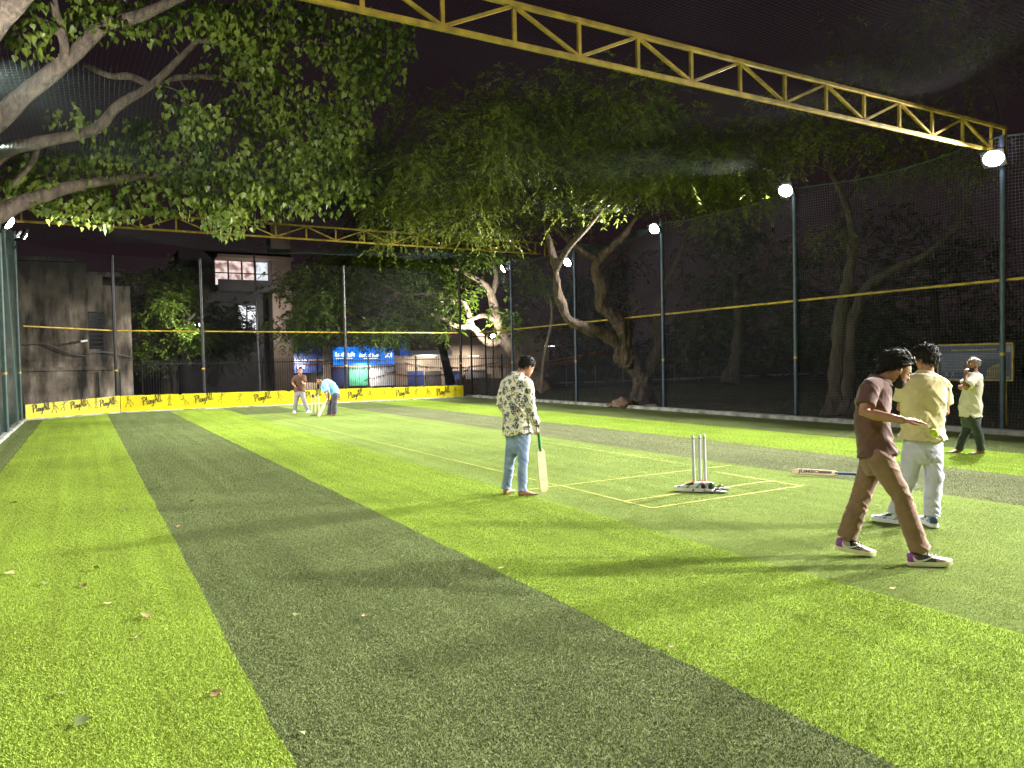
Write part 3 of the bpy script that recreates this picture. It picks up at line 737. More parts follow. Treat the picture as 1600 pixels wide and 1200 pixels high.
tb = MB(); S += limb(tb, [(16.184,20.638,2.888), (15.808,20.75,3.243), (15.531,20.92,3.558), (15.526,20.825,4.077), (15.314,20.852,4.662), (15.303,20.643,5.07), (15.57,20.273,5.444), (15.812,19.917,5.833), (16.17,19.508,6.552)], .25, .09, 26, .25, 6, sub=12, furrow=.22); S += limb(tb, [(15.303,20.643,5.07), (14.614,20.817,5.38), (13.692,21.144,6.224), (12.355,21.36,6.995)], .15, .05, 8, .15, 16); tb.build('limb', M['bark_brown'], e, True)
tb = MB(); S += limb(tb, [(17.073,20.522,0.958), (17.457,20.552,1.513), (17.934,20.647,2.124), (17.974,20.884,2.96), (18.339,20.939,3.871), (18.962,20.751,5.383), (19.407,20.206,6.943)], .27, .07, 26, .22, 7, sub=12, furrow=.22); tb.build('limb', M['bark_brown'], e, True)
tb = MB()
for q in range(7):   # stub of dead twigs at the fork
    s0 = Vector((16.484,20.478,3.235)); tb.tube(catmull([s0, s0 + Vector((r.uniform(-.4, .4), r.uniform(-.3, .3), .25)), s0 + Vector((r.uniform(-.9, .9), r.uniform(-.5, .5), r.uniform(.3, .9)))], 4), [.025, .02, .018, .014, .012, .01, .009, .007, .005], 5)
tb.build('twigs', M['bark_brown'], e, True)
cl = dome((13.659,20.648,7.97), 6.4, 5.0, 2.5, 175, r, .45, -.5)
cl += dome((16.039,18.096,6.883), 3.6, 3.6, 1.4, 40, r, .4) + dome((10.772,23.419,7.042), 2.8, 3.0, 1.9, 40, r, .4) + dome((12.313,22.047,9.461), 3.2, 3, 1.6, 34, r, .4)
tb = MB(); twigs(tb, S[-60:] + S, cl[::4], .04, r); tb.build('branches', M['bark_brown'], e, True)['kind'] = 'stuff'
V, F = feather_cloud([tuple(c) for c in cl], [1.0] * len(cl), 22, 22, .14, .034, r, .8, .62)
cloud_part(V, F, M['leaf_feather'], e)

# ---- pale-limbed tree behind the gate, floodlit
r = np.random.default_rng(22)
e = tree_root('pale_limbed_tree', (22.328,35.582,0.139), 'leaning tree with pale lit limbs behind the gate')
tb = MB(); S = []
limb(tb, [(22.384,35.543,-0.078), (22.033,35.769,0.648), (21.346,36.194,1.562), (20.656,36.393,2.54), (20.115,36.495,3.187)], .46, .36, 12, .15, 11, .25)
tb.build('trunk', M['bark_pale'], e, True)
tb = MB(); S += limb(tb, [(20.165,36.453,2.83), (19.448,36.398,2.69), (18.969,36.453,3.044), (18.38,36.348,3.561), (17.484,36.4,3.593), (16.703,36.399,3.962), (15.702,36.526,4.396), (14.857,36.557,4.651)], .27, .06, 10, .15, 12); S += limb(tb, [(18.38,36.348,3.561), (18.08,36.322,4.489), (17.768,36.287,4.961), (16.768,36.4,5.05), (15.615,36.608,5.308), (14.585,36.732,5.191)], .17, .05, 9, .15, 13); tb.build('limb', M['bark_pale'], e, True)
tb = MB(); S += limb(tb, [(20.174,36.458,3.079), (20.049,36.561,4.006), (19.815,36.742,5.327), (19.492,36.716,5.881), (18.651,36.752,6.346), (17.344,37.059,6.916), (15.913,37.196,7.208)], .30, .08, 10, .15, 14); S += limb(tb, [(19.815,36.742,5.327), (20.158,36.811,6.303), (20.14,37.097,7.585)], .2, .08, 9, .15, 15); S += limb(tb, [(20.076,36.541,3.863), (19.253,36.563,4.209), (18.516,36.287,4.044), (17.97,36.132,3.857)], .17, .09, 9, .15, 16); tb.build('limb', M['bark_pale'], e, True)
cl = dome((12.908,38.875,6.08), 5.0, 3.0, 2.0, 95, r, .3, -.9) + dome((17.234,37.61,7.675), 4.6, 3.0, 1.6, 60, r, .3, -.9) + dome((14.648,36.079,4.054), 1.7, 1.2, .7, 14, r, .3, -1) + dome((13.482,36.72,3.324), 1.6, 1.2, .4, 10, r, .3, -1) + dome((10.462,40.197,3.914), 2.4, 1.6, 1.2, 20, r, .3, -1)
cl += [(20.301,35.717,3.75), (20.535,35.795,3.228), (20.418,36.253,4.487), (20.769,36.032,3.947), (17.552,35.97,5.542), (17.868,36.01,5.282), (17.28,35.854,4.41), (15.767,36.019,4.164), (16.581,35.994,3.568), (16.385,35.911,4.566), (15.385,35.992,3.727)]
tb = MB(); twigs(tb, S, cl[::5], .05, r); tb.build('branches', M['bark_pale'], e, True)['kind'] = 'stuff'
V, F = feather_cloud([tuple(c) for c in cl], [1.05] * len(cl), 18, 18, .24, .075, r, .7, .7)
cloud_part(V, F, M['leaf_bright'], e)
# floodlit spray hanging left of the gnarled tree
cl = [(17.258,28.289,5.215), (17.559,28.125,5.433), (17.79,27.977,5.005), (17.441,28.17,4.815), (17.276,28.523,5.607), (17.717,28.046,5.768), (17.979,27.862,4.803), (17.058,28.625,4.959)]
e2 = tree_root('young_tree', (18.019,28.831,0.259), 'thin tree with brightly lit pale sprays left of the gnarled limbs')
tb = MB(); S = limb(tb, [(18.017,28.83,0.201), (18.169,28.798,1.767), (18.311,28.317,3.481), (18.086,28.14,4.605), (17.626,28.079,5.234)], .10, .03, 8, .1, 31); tb.build('trunk', M['bark_pale'], e2, True)
tb = MB(); twigs(tb, S, cl, .03, r); tb.build('branches', M['bark_pale'], e2, True)['kind'] = 'stuff'
V, F = feather_cloud([tuple(c) for c in cl], [.5] * len(cl), 12, 16, .17, .05, r, .6, .5); cloud_part(V, F, M['leaf_bright'], e2)

# ---- twin-stemmed tree on the right
r = np.random.default_rng(23)
e = tree_root('twin_stemmed_tree', (18.749,13.883,0.03), 'twin-stemmed grey-brown tree behind the right net')
tb = MB(); S = []
S += limb(tb, [(18.587,13.972,-0.076), (18.639,13.965,0.563), (18.72,13.954,1.567), (18.857,13.921,2.844), (19.067,13.84,3.937), (19.115,13.726,4.743), (18.754,13.62,5.689), (18.049,13.597,6.677)], .27, .08, 24, .16, 21, .4, sub=12, furrow=.16)
tb.build('trunk', M['bark_grey'], e, True)
tb = MB()
S += limb(tb, [(18.713,13.671,-0.03), (18.766,13.664,0.621), (18.828,13.662,1.562), (18.958,13.626,2.646), (19.103,13.343,3.491), (19.554,12.757,3.997), (19.973,12.07,4.385), (20.445,11.479,5.097)], .22, .06, 24, .16, 22, .4, sub=12, furrow=.16)
tb.build('trunk', M['bark_grey'], e, True)
cl = dome((18.297,13.373,7.609), 3.4, 3.4, 1.6, 60, r, .3) + dome((17.503,14.978,7.569), 1.8, 1.6, .8, 16, r, .3) + dome((19.605,12.015,6.654), 2.2, 2.2, .9, 22, r, .3) + dome((23.337,13.482,10.725), 5, 4, 1.8, 40, r, .3) + dome((17.765,13.7,5.011), .8, .8, .35, 7, r, .3, -1)
tb = MB(); twigs(tb, S[8:], cl[::6], .03, r); tb.build('branches', M['bark_grey'], e, True)['kind'] = 'stuff'
V, F = feather_cloud([tuple(c) for c in cl], [.7] * len(cl), 10, 16, .11, .028, r, .5, .5); cloud_part(V, F, M['leaf_feather'], e)

# ---- leafy tree behind the banner at the left
r = np.random.default_rng(24)
e = tree_root('leafy_tree', (4.095,44.865,0.373), 'bushy dark tree with a stout trunk behind the banner, right of the stained wall')
tb = MB(); S = limb(tb, [(4.025,44.895,0.094), (4.096,44.898,1.319), (4.197,44.884,2.544), (4.2,44.919,3.595), (4.125,45.012,4.998)], .42, .24, 11, .1, 31, .2); S += limb(tb, [(4.189,44.913,3.245), (4.743,44.159,3.91), (5.315,43.394,4.561)], .2, .07, 8, .1, 32); S += limb(tb, [(4.164,44.933,3.42), (3.544,44.852,4.111), (2.956,44.988,4.975)], .2, .07, 8, .1, 33); tb.build('trunk', M['bark_grey'], e, True)
cl = dome((4.142,45.021,5.524), 2.6, 2.2, 2.2, 60, r, .3, -1) + dome((3.179,44.884,2.382), 1.1, 1, 1.0, 14, r, .3, -1) + dome((5.132,43.462,3.534), .9, .9, 1.0, 12, r, .3, -1)
tb = MB(); twigs(tb, S, cl[::2], .06, r); tb.build('branches', M['bark_grey'], e, True)['kind'] = 'stuff'
V, F = feather_cloud([tuple(c) for c in cl], [.75] * len(cl), 15, 16, .24, .085, r, .7, .6); cloud_part(V, F, M['leaf_bright'], e)
# ---- dark trees further off
def dark_tree(base, crown, rr, rz, seed, label, n=55):
    r = np.random.default_rng(seed); e = tree_root('dark_tree', base, label, 'dark trees in the distance')
    tb = MB(); S = limb(tb, [base, Vector(base).lerp(Vector(crown), .5) + Vector((.4, 0, 0)), crown], .4, .12, 8, .12, seed); tb.build('trunk', M['bark_grey'], e, True)
    cl = dome(crown, rr, rr, rz, n, r, .3, -.9); tb = MB(); twigs(tb, S, cl[::3], .08, r); tb.build('branches', M['bark_grey'], e, True)['kind'] = 'stuff'
    V, F = feather_cloud([tuple(c) for c in cl], [rr * .28] * len(cl), 20, 16, .26, .09, r, .5, .9); cloud_part(V, F, M['leaf_dark'], e)
dark_tree((25.545,54.481,-0.068), (20.558,53.221,14.006), 5.0, 6.0, 41, 'tall dark tree silhouette rising left of the broad feathery crown', 80)
dark_tree((7.384,53.363,0.544), (7.89,52.04,3.902), 2.4, 2.4, 42, 'dark bush-like tree between the leafy tree and the lamp post', 40)
dark_tree((25.443,24.591,0.437), (25.856,24.53,5.368), 3.6, 4.0, 43, 'dim bare-looking tree between the gnarled and the twin-stemmed trees', 26)
dark_tree((39.139,23.671,0.348), (39.625,23.598,6.149), 5.5, 5.0, 44, 'dim tree far behind the blue notice board', 30)
dark_tree((30.83,42.255,0.41), (30.989,42.337,5.295), 4.5, 4.0, 45, 'dark tree behind the orange bunting', 40)

# ---- heart-leaved tree leaning in from the left
r = np.random.default_rng(25)
e = tree_root('heart_leaved_tree', (-3.2, 20.5, 0), 'large heart-leaved tree leaning over the net from the upper left')
tb = MB(); limb(tb, [(-3.2, 20.5, -.1), (-3.3, 20.4, 1.6), (-3.1, 20.4, 3.4), (-2.7, 20.6, 5.0), (-2.3, 20.8, 6.1)], .5, .36, 13, .12, 51, .3); tb.build('trunk', M['bark_heart'], e, True)
S = []
def lm(pts, a, b_, sd):
    tb = MB(); P = limb(tb, pts, a, b_, 11, .1, sd); tb.build('limb', M['bark_heart'], e, True); S.extend(P[4:]); return P
lm([(-2.4, 20.8, 5.6), (-1.943,21.2,5.166), (-1.195,21.4,5.666), (-0.675,21.6,5.935), (-0.127,21.6,6.206), (0.87,21.8,6.524), (1.861,22,6.786), (2.744,22.2,6.611), (3.6,22.4,6.593)], .24, .05, 61)
lm([(-2.5, 20.6, 5.6), (-1.95,20.4,6.086), (-1.334,20.3,6.642), (-0.715,20.2,6.865), (0.378,20.2,7.285), (0.921,20,7.87), (1.691,20,8.518), (2.702,19.8,9.669), (3.436,19.6,10.544)], .23, .05, 62)
lm([(1.633,20,8.432), (1.213,20,8.589), (0.736,19.8,8.471), (0.225,19.6,8.574)], .10, .06, 63)
lm([(-2.4, 20.3, 5.8), (-1.87,18.6,6.071), (-1.268,18,6.685), (-0.702,17.8,7.301), (-0.019,17.6,7.958), (0.622,17.4,8.644), (1.38,17.2,8.978), (2.61,17,9.82)], .24, .09, 64)
lm([(-0.133,17.6,7.836), (-0.12,17.4,8.119), (-0.21,17.2,8.52), (-0.294,17,9.029)], .10, .07, 65)
lm([(-2.4, 19.9, 6.2), (-1.654,16,6.764), (-1.028,15.4,7.631), (-0.63,15,7.975), (0.136,14.5,8.664)], .27, .14, 66)
lm([(1.691,20,8.518), (2.457,20.4,8.933), (3.555,20.6,9.104), (4.897,20.8,8.966), (6.358,21,8.9)], .09, .03, 67)
lm([(-0.715,20.2,6.865), (-0.879,20.8,6.513), (-1.284,21,5.997)], .08, .04, 68)
lm([(2.702,19.8,9.669), (3.712,19.6,9.663), (4.93,19.4,9.98), (6.539,19.2,9.884)], .08, .03, 69)
PC = [(3.179,19,10.015), (4.302,19,10.403), (5.577,19.3,10.749), (6.66,19,10.46), (7.385,19,9.885), (7.212,19.4,9.316), (6.124,19,9.572), (5.031,19.2,9.637), (4.215,19.5,9.119), (5.574,19.5,8.665), (6.437,19,8.561), (7.48,19.3,10.572), (4.678,19,10.061), (3.723,19,9.625), (6.238,19.5,8.065), (5.349,20,7.865), (5.939,20,7.518), (4.649,20.5,8.497), (3.308,20.5,9.192), (6.107,20,10.435), (7.17,20,10.031), (4.723,20,9.182), (6.769,20.2,9.595), (5.264,20,10.77),
      (2.456,20,7.992), (2.89,20,7.773), (2.706,20.4,7.382), (3.454,20.5,7.307), (4.182,21,7.182), (4.885,21,6.984), (5.578,21,6.811), (6.446,21,6.755), (6.883,21.4,6.549), (6.088,21.6,6.333), (4.696,21.8,6.43), (3.874,22,6.537), (3.521,22,6.012), (3.542,22,5.592), (2.705,22,6.118), (2.045,22,6.23), (5.216,21,6.459), (4.116,21,6.612), (3.235,21,6.907), (5.074,21,7.58), (4.239,21,7.99), (5.288,20.5,7.223), (7.386,22,7.155), (3.927,21,8.54), (6.851,21.5,7.735), (6.608,22,7.359), (5.983,21,8.49), (4.971,22,8.361), (7.085,21,8.188), (3.757,22,8.287), (4.302,23,6.223), (5.322,23,6.497),
      (-1.33,22,6.638), (-0.794,22,6.854), (-0.107,22,6.996), (-0.813,22,6.286), (0.306,22,6.72), (1.035,22.4,6.386), (1.521,22,7.118), (0.74,21.6,7.126), (-0.358,22.4,5.929), (1.616,22.6,6.018), (0.428,22.6,5.835), (-1.24,22.4,6.17), (2.406,22,6.741), (1.204,22.5,6.812), (1.996,22.5,7.326), (2.963,22.5,7.261), (2.543,23,7.866), (1.74,23,8.116), (0.98,23.4,8.298), (3.408,23.4,6.779), (0.012,24,6.758),
      (0.714,18,9.23), (1.24,18.4,9.19), (-0.623,18,8.348), (2.886,19,9.76), (2.017,18.6,9.711), (0.059,20.4,7.49), (-0.828,17,8.432), (0.229,17.4,8.691), (4.15,22,10.108)]
tb = MB(); tw = twigs(tb, S, PC, .035, r, .22); tb.build('branches', M['bark_heart'], e, True)['kind'] = 'stuff'
def heart_leaf(name):
    # heart-shaped blade with a long drip tip, along +Y, unit length, slightly folded on the midrib
    half = [(0.0, 0.06), (.13, .0), (.30, .04), (.40, .17), (.37, .34), (.24, .54), (.10, .72), (.035, .85), (.0, 1.0)]
    mid = [(0, .06), (0, .06), (0, .1), (0, .2), (0, .35), (0, .54), (0, .72), (0, .85), (0, 1.0)]
    vs = []; fs = []
    for (x, y) in half[1:-1]: vs.append((x, y, .28 * x - .05 * y * y))
    for (x, y) in half[1:-1]: vs.append((-x, y, .28 * x - .05 * y * y))
    k = len(half) - 2; a = len(vs); vs.append((0, .06, 0)); bI = len(vs); vs.append((0, .38, -.01)); cI = len(vs); vs.append((0, .72, -.03)); tI = len(vs); vs.append((0, 1.0, -.05))
    for s in (0, k):
        q = [s + i for i in range(k)]
        fs += [(a, q[0], q[1], bI), (bI, q[1], q[2], q[3]), (bI, q[3], q[4], q[5]), (bI, q[5], cI), (cI, q[5], q[6], tI)] if s == 0 else [(a, bI, q[1], q[0]), (bI, q[3], q[2], q[1]), (bI, q[5], q[4], q[3]), (bI, cI, q[5]), (cI, tI, q[6], q[5])]
    return vs, fs
hv, hf = heart_leaf('leaf')
hvn = np.array(hv); tris = np.array([t for f in hf for t in ([f[:3]] if len(f) == 3 else [f[:3], (f[0], f[2], f[3])])])
LP = []; LM = []
cam_p = np.array([0, 0, 1.68])
for c in PC + [tuple(p) for p in tw[::7]]:
    n = int(r.choice([46, 85, 125])) if c in PC else 5
    rad = .62 if c in PC else .25
    for _ in range(n):
        u = r.normal(size=3); u = u / np.linalg.norm(u) * (r.uniform() ** .4) * rad * np.array([1.15, 1.15, .8])
        p = np.array(c) + u
        y = np.array([r.normal() * .35, r.normal() * .35, -1.0]) + .35 * u; y /= np.linalg.norm(y)
        z = r.normal(size=3); z -= y * z.dot(y); z /= np.linalg.norm(z); x = np.cross(y, z)
        LP.append(p); LM.append(np.stack([x, y, z], 1) * (r.uniform(.12, .225)))
LP = np.array(LP); LM = np.array(LM)
toC = LP - cam_p
face = np.abs(np.einsum('ij,ij->i', unit(toC), unit(LM[:, :, 2]))) * np.linalg.norm(LM[:, :, 1], axis=1) / np.linalg.norm(toC, axis=1)
cpx = LP @ np.array([.8676, -.4969, 0]); cdp = LP @ np.array([.4962, .8677, 0])
inview = np.abs(cpx / cdp) < .66
order = np.argsort(-face * inview); big = order[:300]; rest = order[300:]
V = (np.einsum('nij,kj->nki', LM[rest], hvn) + LP[rest][:, None, :]).reshape(-1, 3)
F = (tris[None] + (np.arange(len(rest)) * len(hvn))[:, None, None]).reshape(-1, 3)
crown = cloud_part(V, F, M['leaf_peepal'], e)
lme = bpy.data.meshes.new('leaf'); lme.from_pydata(hv, [], hf); lme.update(); lme.materials.append(M['leaf_peepal'])
for i in big:
    o = bpy.data.objects.new('leaf', lme); COL.objects.link(o); o.parent = crown
    Mx = Matrix([list(row) for row in LM[i]]).to_4x4(); Mx.translation = Vector(LP[i]) - wl(e); o.matrix_local = Mx

# ------------------------------------------------------------------ background: stained house, fence, shops, tower block
def stained_mat():
    m, nt, b = new_mat('stained_plaster'); N = nt.nodes; L = nt.links
    g = N.new('ShaderNodeNewGeometry'); mp = N.new('ShaderNodeMapping'); mp.inputs['Scale'].default_value = (1.0, 1.0, .22); L.new(g.outputs['Position'], mp.inputs['Vector'])
    n = N.new('ShaderNodeTexNoise'); n.inputs['Scale'].default_value = 1.7; n.inputs['Detail'].default_value = 8; n.inputs['Roughness'].default_value = .6; L.new(mp.outputs[0], n.inputs['Vector'])
    n2 = N.new('ShaderNodeTexNoise'); n2.inputs['Scale'].default_value = .9; n2.inputs['Detail'].default_value = 9; L.new(g.outputs['Position'], n2.inputs['Vector'])
    r = N.new('ShaderNodeValToRGB'); r.color_ramp.elements[0].position = .36; r.color_ramp.elements[0].color = (.03, .028, .025, 1); r.color_ramp.elements[1].position = .60; r.color_ramp.elements[1].color = (.50, .43, .36, 1)
    e_ = r.color_ramp.elements.new(.52); e_.color = (.27, .225, .18, 1)
    L.new(n.outputs['Fac'], r.inputs[0])
    r2 = N.new('ShaderNodeValToRGB'); r2.color_ramp.elements[0].position = .35; r2.color_ramp.elements[0].color = (.35, .33, .3, 1); r2.color_ramp.elements[1].position = .62; r2.color_ramp.elements[1].color = (1, 1, 1, 1); L.new(n2.outputs['Fac'], r2.inputs[0])
    mx = N.new('ShaderNodeMix'); mx.data_type = 'RGBA'; mx.blend_type = 'MULTIPLY'; mx.inputs[0].default_value = 1; L.new(r.outputs[0], mx.inputs[6]); L.new(r2.outputs[0], mx.inputs[7])
    # black mould running down from the parapet, broken up by the same rain streaks
    sz = N.new('ShaderNodeSeparateXYZ'); L.new(g.outputs['Position'], sz.inputs[0])
    hm = N.new('ShaderNodeMath'); hm.operation = 'MULTIPLY_ADD'; hm.inputs[1].default_value = 9.0; L.new(n.outputs['Fac'], hm.inputs[0]); L.new(sz.outputs['Z'], hm.inputs[2])
    hr = N.new('ShaderNodeMapRange'); hr.inputs['From Min'].default_value = 8.8; hr.inputs['From Max'].default_value = 10.6; L.new(hm.outputs[0], hr.inputs['Value'])
    m3 = N.new('ShaderNodeMix'); m3.data_type = 'RGBA'; L.new(hr.outputs[0], m3.inputs[0]); L.new(mx.outputs[2], m3.inputs[6]); m3.inputs[7].default_value = (.022, .021, .02, 1); mx = m3
    L.new(mx.outputs[2], b.inputs['Base Color']); b.inputs['Roughness'].default_value = .92
    bp = N.new('ShaderNodeBump'); bp.inputs['Strength'].default_value = .5; bp.inputs['Distance'].default_value = .05; L.new(n2.outputs['Fac'], bp.inputs['Height']); L.new(bp.outputs[0], b.inputs['Normal'])
    return m
M['stained'] = stained_mat()
M['glass_dark'] = pmat('dark_pane', (.01, .012, .014), .12, .2, 3, spec=.6)
M['cable'] = M['black']
YH = 36.0
e = empty('concrete_house', (-6, YH, 0), 'stained grey concrete house with one dark window at the left edge', 'house')
xw0 = (0.236,36,3.211); xw1 = (0.824,36,3.211); zt = (0.545,36,4.096); zb = (0.494,36,2.513); xr = (1.851,36,2.115)
b = MB(); wx0, wx1, wz0, wz1 = xw0[0], xw1[0], zb[2], zt[2]; HX0, HX1, HZ = -7.0, xr[0], 6.1
b.box2((HX0, YH, -.05), (wx0, YH + .3, HZ)); b.box2((wx1, YH, -.05), (HX1, YH + .3, HZ - .9)); b.box2((wx0, YH, -.05), (wx1, YH + .3, wz0)); b.box2((wx0, YH, wz1), (wx1, YH + .3, HZ - .45))
b.box2((HX1 - .3, YH + .3, -.05), (HX1, YH + 8, HZ - .9)); b.box2((HX0, YH + .3, HZ - .5), (HX1 - .3, YH + 8, HZ - .3))
b.build('wall', M['stained'], e)
b = MB(); b.box2((HX0, YH - .35, HZ), (wx0 - .4, YH + 3, HZ + .16)); b.build('roof_slab', M['stained'], e)
b = MB(); b.box2((HX0, YH - .06, 1.65), (HX1 - .3, YH, 1.80)); b.build('ledge', M['stained'], e)
w = MB(); w.box2((wx0 + .05, YH + .12, wz0 + .05), (wx1 - .05, YH + .14, wz1 - .05)); wo = w.build('window', M['glass_dark'], e)
w = MB(); w.box2((wx0, YH + .06, wz0), (wx0 + .05, YH + .16, wz1)); w.box2((wx1 - .05, YH + .06, wz0), (wx1, YH + .16, wz1)); w.box2((wx0, YH + .06, wz1 - .05), (wx1, YH + .16, wz1)); w.box2((wx0, YH + .06, wz0), (wx1, YH + .16, wz0 + .05)); w.build('frame', M['dark_metal'], wo)
for k in range(8):
    w = MB(); z = wz0 + .1 + k * (wz1 - wz0 - .15) / 8; w.box2((wx0 + .06, YH + .09, z), (wx1 - .06, YH + .115, z + .04)); w.build('slat', M['dark_metal'], wo)
for x in (.55, 1.35): 
    w = MB(); w.tube([(x, YH - .05, 0), (x, YH - .05, 1.6)], .03, 8); w.build('drain_pipe', M['dark_metal'], e, True)
b = MB(); b.tube(catmull([(-5, YH - .1, 2.6), (-1.978,35.9,2.74), (-1.321,35.9,2.762), (-0.66,35.9,2.469), (0.019,35.9,2.249), (0.725,35.9,2.401), (1.798,35.9,2.17)], 6), .025, 6); tag(b.build('cable', M['grey_metal'], None, True), 'grey cable sagging along the stained house wall', 'cable')
p = Vector((0.061,35.8,2.857)); b = MB(); b.tube([p + Vector((-.12, -.1, -.02)), p + Vector((.12, .02, .02))], .05, 10); b.box(p + Vector((.1, .1, .03)), (.06, .2, .06)); tag(b.build('security_camera', M['white'], None, True), 'small white security camera on the stained wall beside the window', 'camera')

# dark picket fence along the park edge
def picket_fence(x0, x1, y, z0, z1, label, step=.13, posts=3.0):
    e = empty('picket_fence', (x0, y, z0), label, 'fence'); b = MB()
    x = x0
    while x < x1:
        b.box2((x - .011, y - .011, z0), (x + .011, y + .011, z1 + .1)); x += step
    o = b.build('pickets', M['dark_metal'], e); o['kind'] = 'stuff'
    for z in (z0 + .15, z1 - .12):
        b = MB(); b.box2((x0, y - .035, z - .025), (x1, y - .012, z + .025)); b.build('cross_rail', M['dark_metal'], e)
    x = x0
    while x <= x1:
        b = MB(); b.box2((x - .045, y + .013, z0), (x + .045, y + .1, z1 + .12)); b.build('post', M['dark_metal'], e); x += posts
    return e
picket_fence(2.6, 25.5, 42.5, 0, 2.0, 'long black picket fence behind the far banner')
b = MB(); b.box2((17.3, 36, 0), (23.5, 36.25, .75)); tag(b.build('low_wall', pmat('low_wall_brown', (.07, .05, .038), .9, .3, 3, .4, 20)), 'low dark brown wall right of the gate', 'wall')
e = empty('wire_fence', (20, 40, 0), 'low grey wire fence on posts beyond the lawn', 'fence')
for i in range(9):
    b = MB(); x = 21.5 + i * 2.2; b.tube([(x, 38.5, 0), (x, 38.5, 1.25)], .03, 6); b.build('post', M['grey_metal'], e, True)
L = [[(x, 38.5, z) for x in np.linspace(21.5, 39.1, 9)] for z in np.arange(.1, 1.25, .12)] + [[(x, 38.5, .1), (x, 38.5, 1.2)] for x in np.arange(21.5, 39.1, .12)]
o = strands('mesh', L, .004, M['grey_metal'], None); o['kind'] = 'stuff'; del o['category']; o.parent = e; o.location = -Vector((20, 40, 0))

# tower block with lit balconies
YT = 62.0
def yb(px, py): return px, py
e = empty('apartment_block', ((13.421,62,0.202)[0], YT, -.9), 'tall dark block with a brown pillar and lit upper windows in the distance', 'building')
M['brown_plaster'] = pmat('brown_plaster', (.26, .19, .15), .85, .25, .7, .3, 6)
M['dark_plaster'] = pmat('dark_plaster', (.055, .05, .05), .85, .3, .6)
def room_mat(name, c1, c2, st):
    m, nt, b = new_mat(name); N = nt.nodes; L = nt.links; g = N.new('ShaderNodeNewGeometry'); n = N.new('ShaderNodeTexNoise'); n.inputs['Scale'].default_value = 1.6; n.inputs['Detail'].default_value = 5; L.new(g.outputs['Position'], n.inputs['Vector'])
    r = N.new('ShaderNodeValToRGB'); r.color_ramp.elements[0].position = .38; r.color_ramp.elements[1].position = .56; r.color_ramp.elements[0].color = (*c1, 1); r.color_ramp.elements[1].color = (*c2, 1)
    L.new(n.outputs['Fac'], r.inputs[0]); L.new(r.outputs[0], b.inputs['Emission Color']); b.inputs['Emission Strength'].default_value = st; b.inputs['Base Color'].default_value = (.3, .28, .27, 1); return m
M['lit_room'] = room_mat('lit_room', (.30, .17, .15), (1.0, .80, .74), 1.1)
M['lit_room2'] = room_mat('lit_room_cool', (.22, .24, .27), (.86, .93, 1.0), 1.2)
x0, x1 = (6.674,62,5.297)[0], (15.205,62,5.38)[0]
zT = (13.315,62,13.811)[2]
b = MB(); b.box2((x0, YT + 1.2, -.9), (x1, YT + 9, zT - 3)); b.build('wall', M['dark_plaster'], e)
pa, pb = (13.319,62,5.362)[0], (14.896,62,5.377)[0]
b = MB(); b.box2((pa, YT - .3, -.9), (pb, YT + 1.19, zT)); b.build('pillar', M['brown_plaster'], e, bevel=.05)
za, zb_ = (10.283,62,10.084)[2], (10.226,62,8.184)[2]; zc, zd = (11.623,62,6.562)[2], (11.554,62,4.229)[2]
xa, xb = (9.222,62,9.289)[0], (13.388,62,9.471)[0]
b = MB(); b.box2((xa, YT - .8, za + .05), (xb + 1.6, YT + 1.19, za + .28)); b.build('roof_slab', M['brown_plaster'], e)
n = 4
for i in range(n):
    u0 = xa + (xb - xa) * i / n + .06; u1 = xa + (xb - xa) * (i + 1) / n - .06
    b = MB(); b.box2((u0, YT + 1.12, zb_), (u1, YT + 1.18, za)); w = b.build('window', M['lit_room' if i < 3 else 'lit_room2'], e)
    b = MB(); b.box2((u0 - .06, YT + 1.05, zb_), (u0, YT + 1.19, za)); b.box2((u0, YT + 1.05, (za + zb_) / 2 - .04), (u1, YT + 1.11, (za + zb_) / 2 + .04)); b.build('frame', M['dark_metal'], w)
for i, (u0, u1) in enumerate((( (10.956,62,5.339)[0], (11.538,62,5.345)[0]), ((11.635,62,5.346)[0], (12.372,62,5.353)[0]))):
    b = MB(); b.box2((u0, YT + 1.12, zd), (u1, YT + 1.18, zc)); w = b.build('window', M['lit_room2'], e)
    b = MB(); b.box2((u0 - .06, YT + 1.05, zd), (u0, YT + 1.19, zc)); b.box2((u0, YT + 1.05, zd + 1.0), (u1, YT + 1.11, zd + 1.07)); b.build('frame', M['dark_metal'], w)
b = MB(); b.box2((xa, YT - .7, zb_ - .55), (pa - .02, YT - .6, zb_ + .25)); b.build('balcony_parapet', M['dark_plaster'], e)
b = MB(); b.box2((xa, YT - .6, zb_ - .6), (pa - .02, YT + 1.19, zb_ - .4)); b.build('balcony_slab', M['dark_plaster'], e)

make_flood((14.637,57.5,5.263), (-.75, .6, .1), 'added lamp hidden behind the foliage, lighting the brown pillar', 'lamps in the trees', .14, (15.138,58.5,5.328), 160)  # unseen lamp, added only to brighten the pillar
# lamp post
q = Vector((9.254,47,0.201)); t = Vector((9.194,47,8.313))
e = empty('lamp_post', (q.x, 47, -.9), 'thin grey lamp post with a curved arm in front of the tower block', 'lamp post')
b = MB(); b.tube([(q.x, 47, -.9), (q.x, 47, 1.2)], .10, 10); b.tube([(q.x, 47, 1.2), (q.x - .1, 47, t.z)], .055, 10); b.build('shaft', M['grey_metal'], e, True)
b = MB(); b.tube(catmull([(q.x - .1, 47, t.z), (q.x, 47, t.z + .5), (q.x + .5, 47, t.z + .75), (q.x + 1.0, 47, t.z + .35)], 6), .035, 8); b.build('arm', M['grey_metal'], e, True)
b = MB(); b.box((q.x + 1.05, 47, t.z + .3), (.5, .2, .1)); b.build('lamp_head', M['dark_metal'], e, bevel=.03)

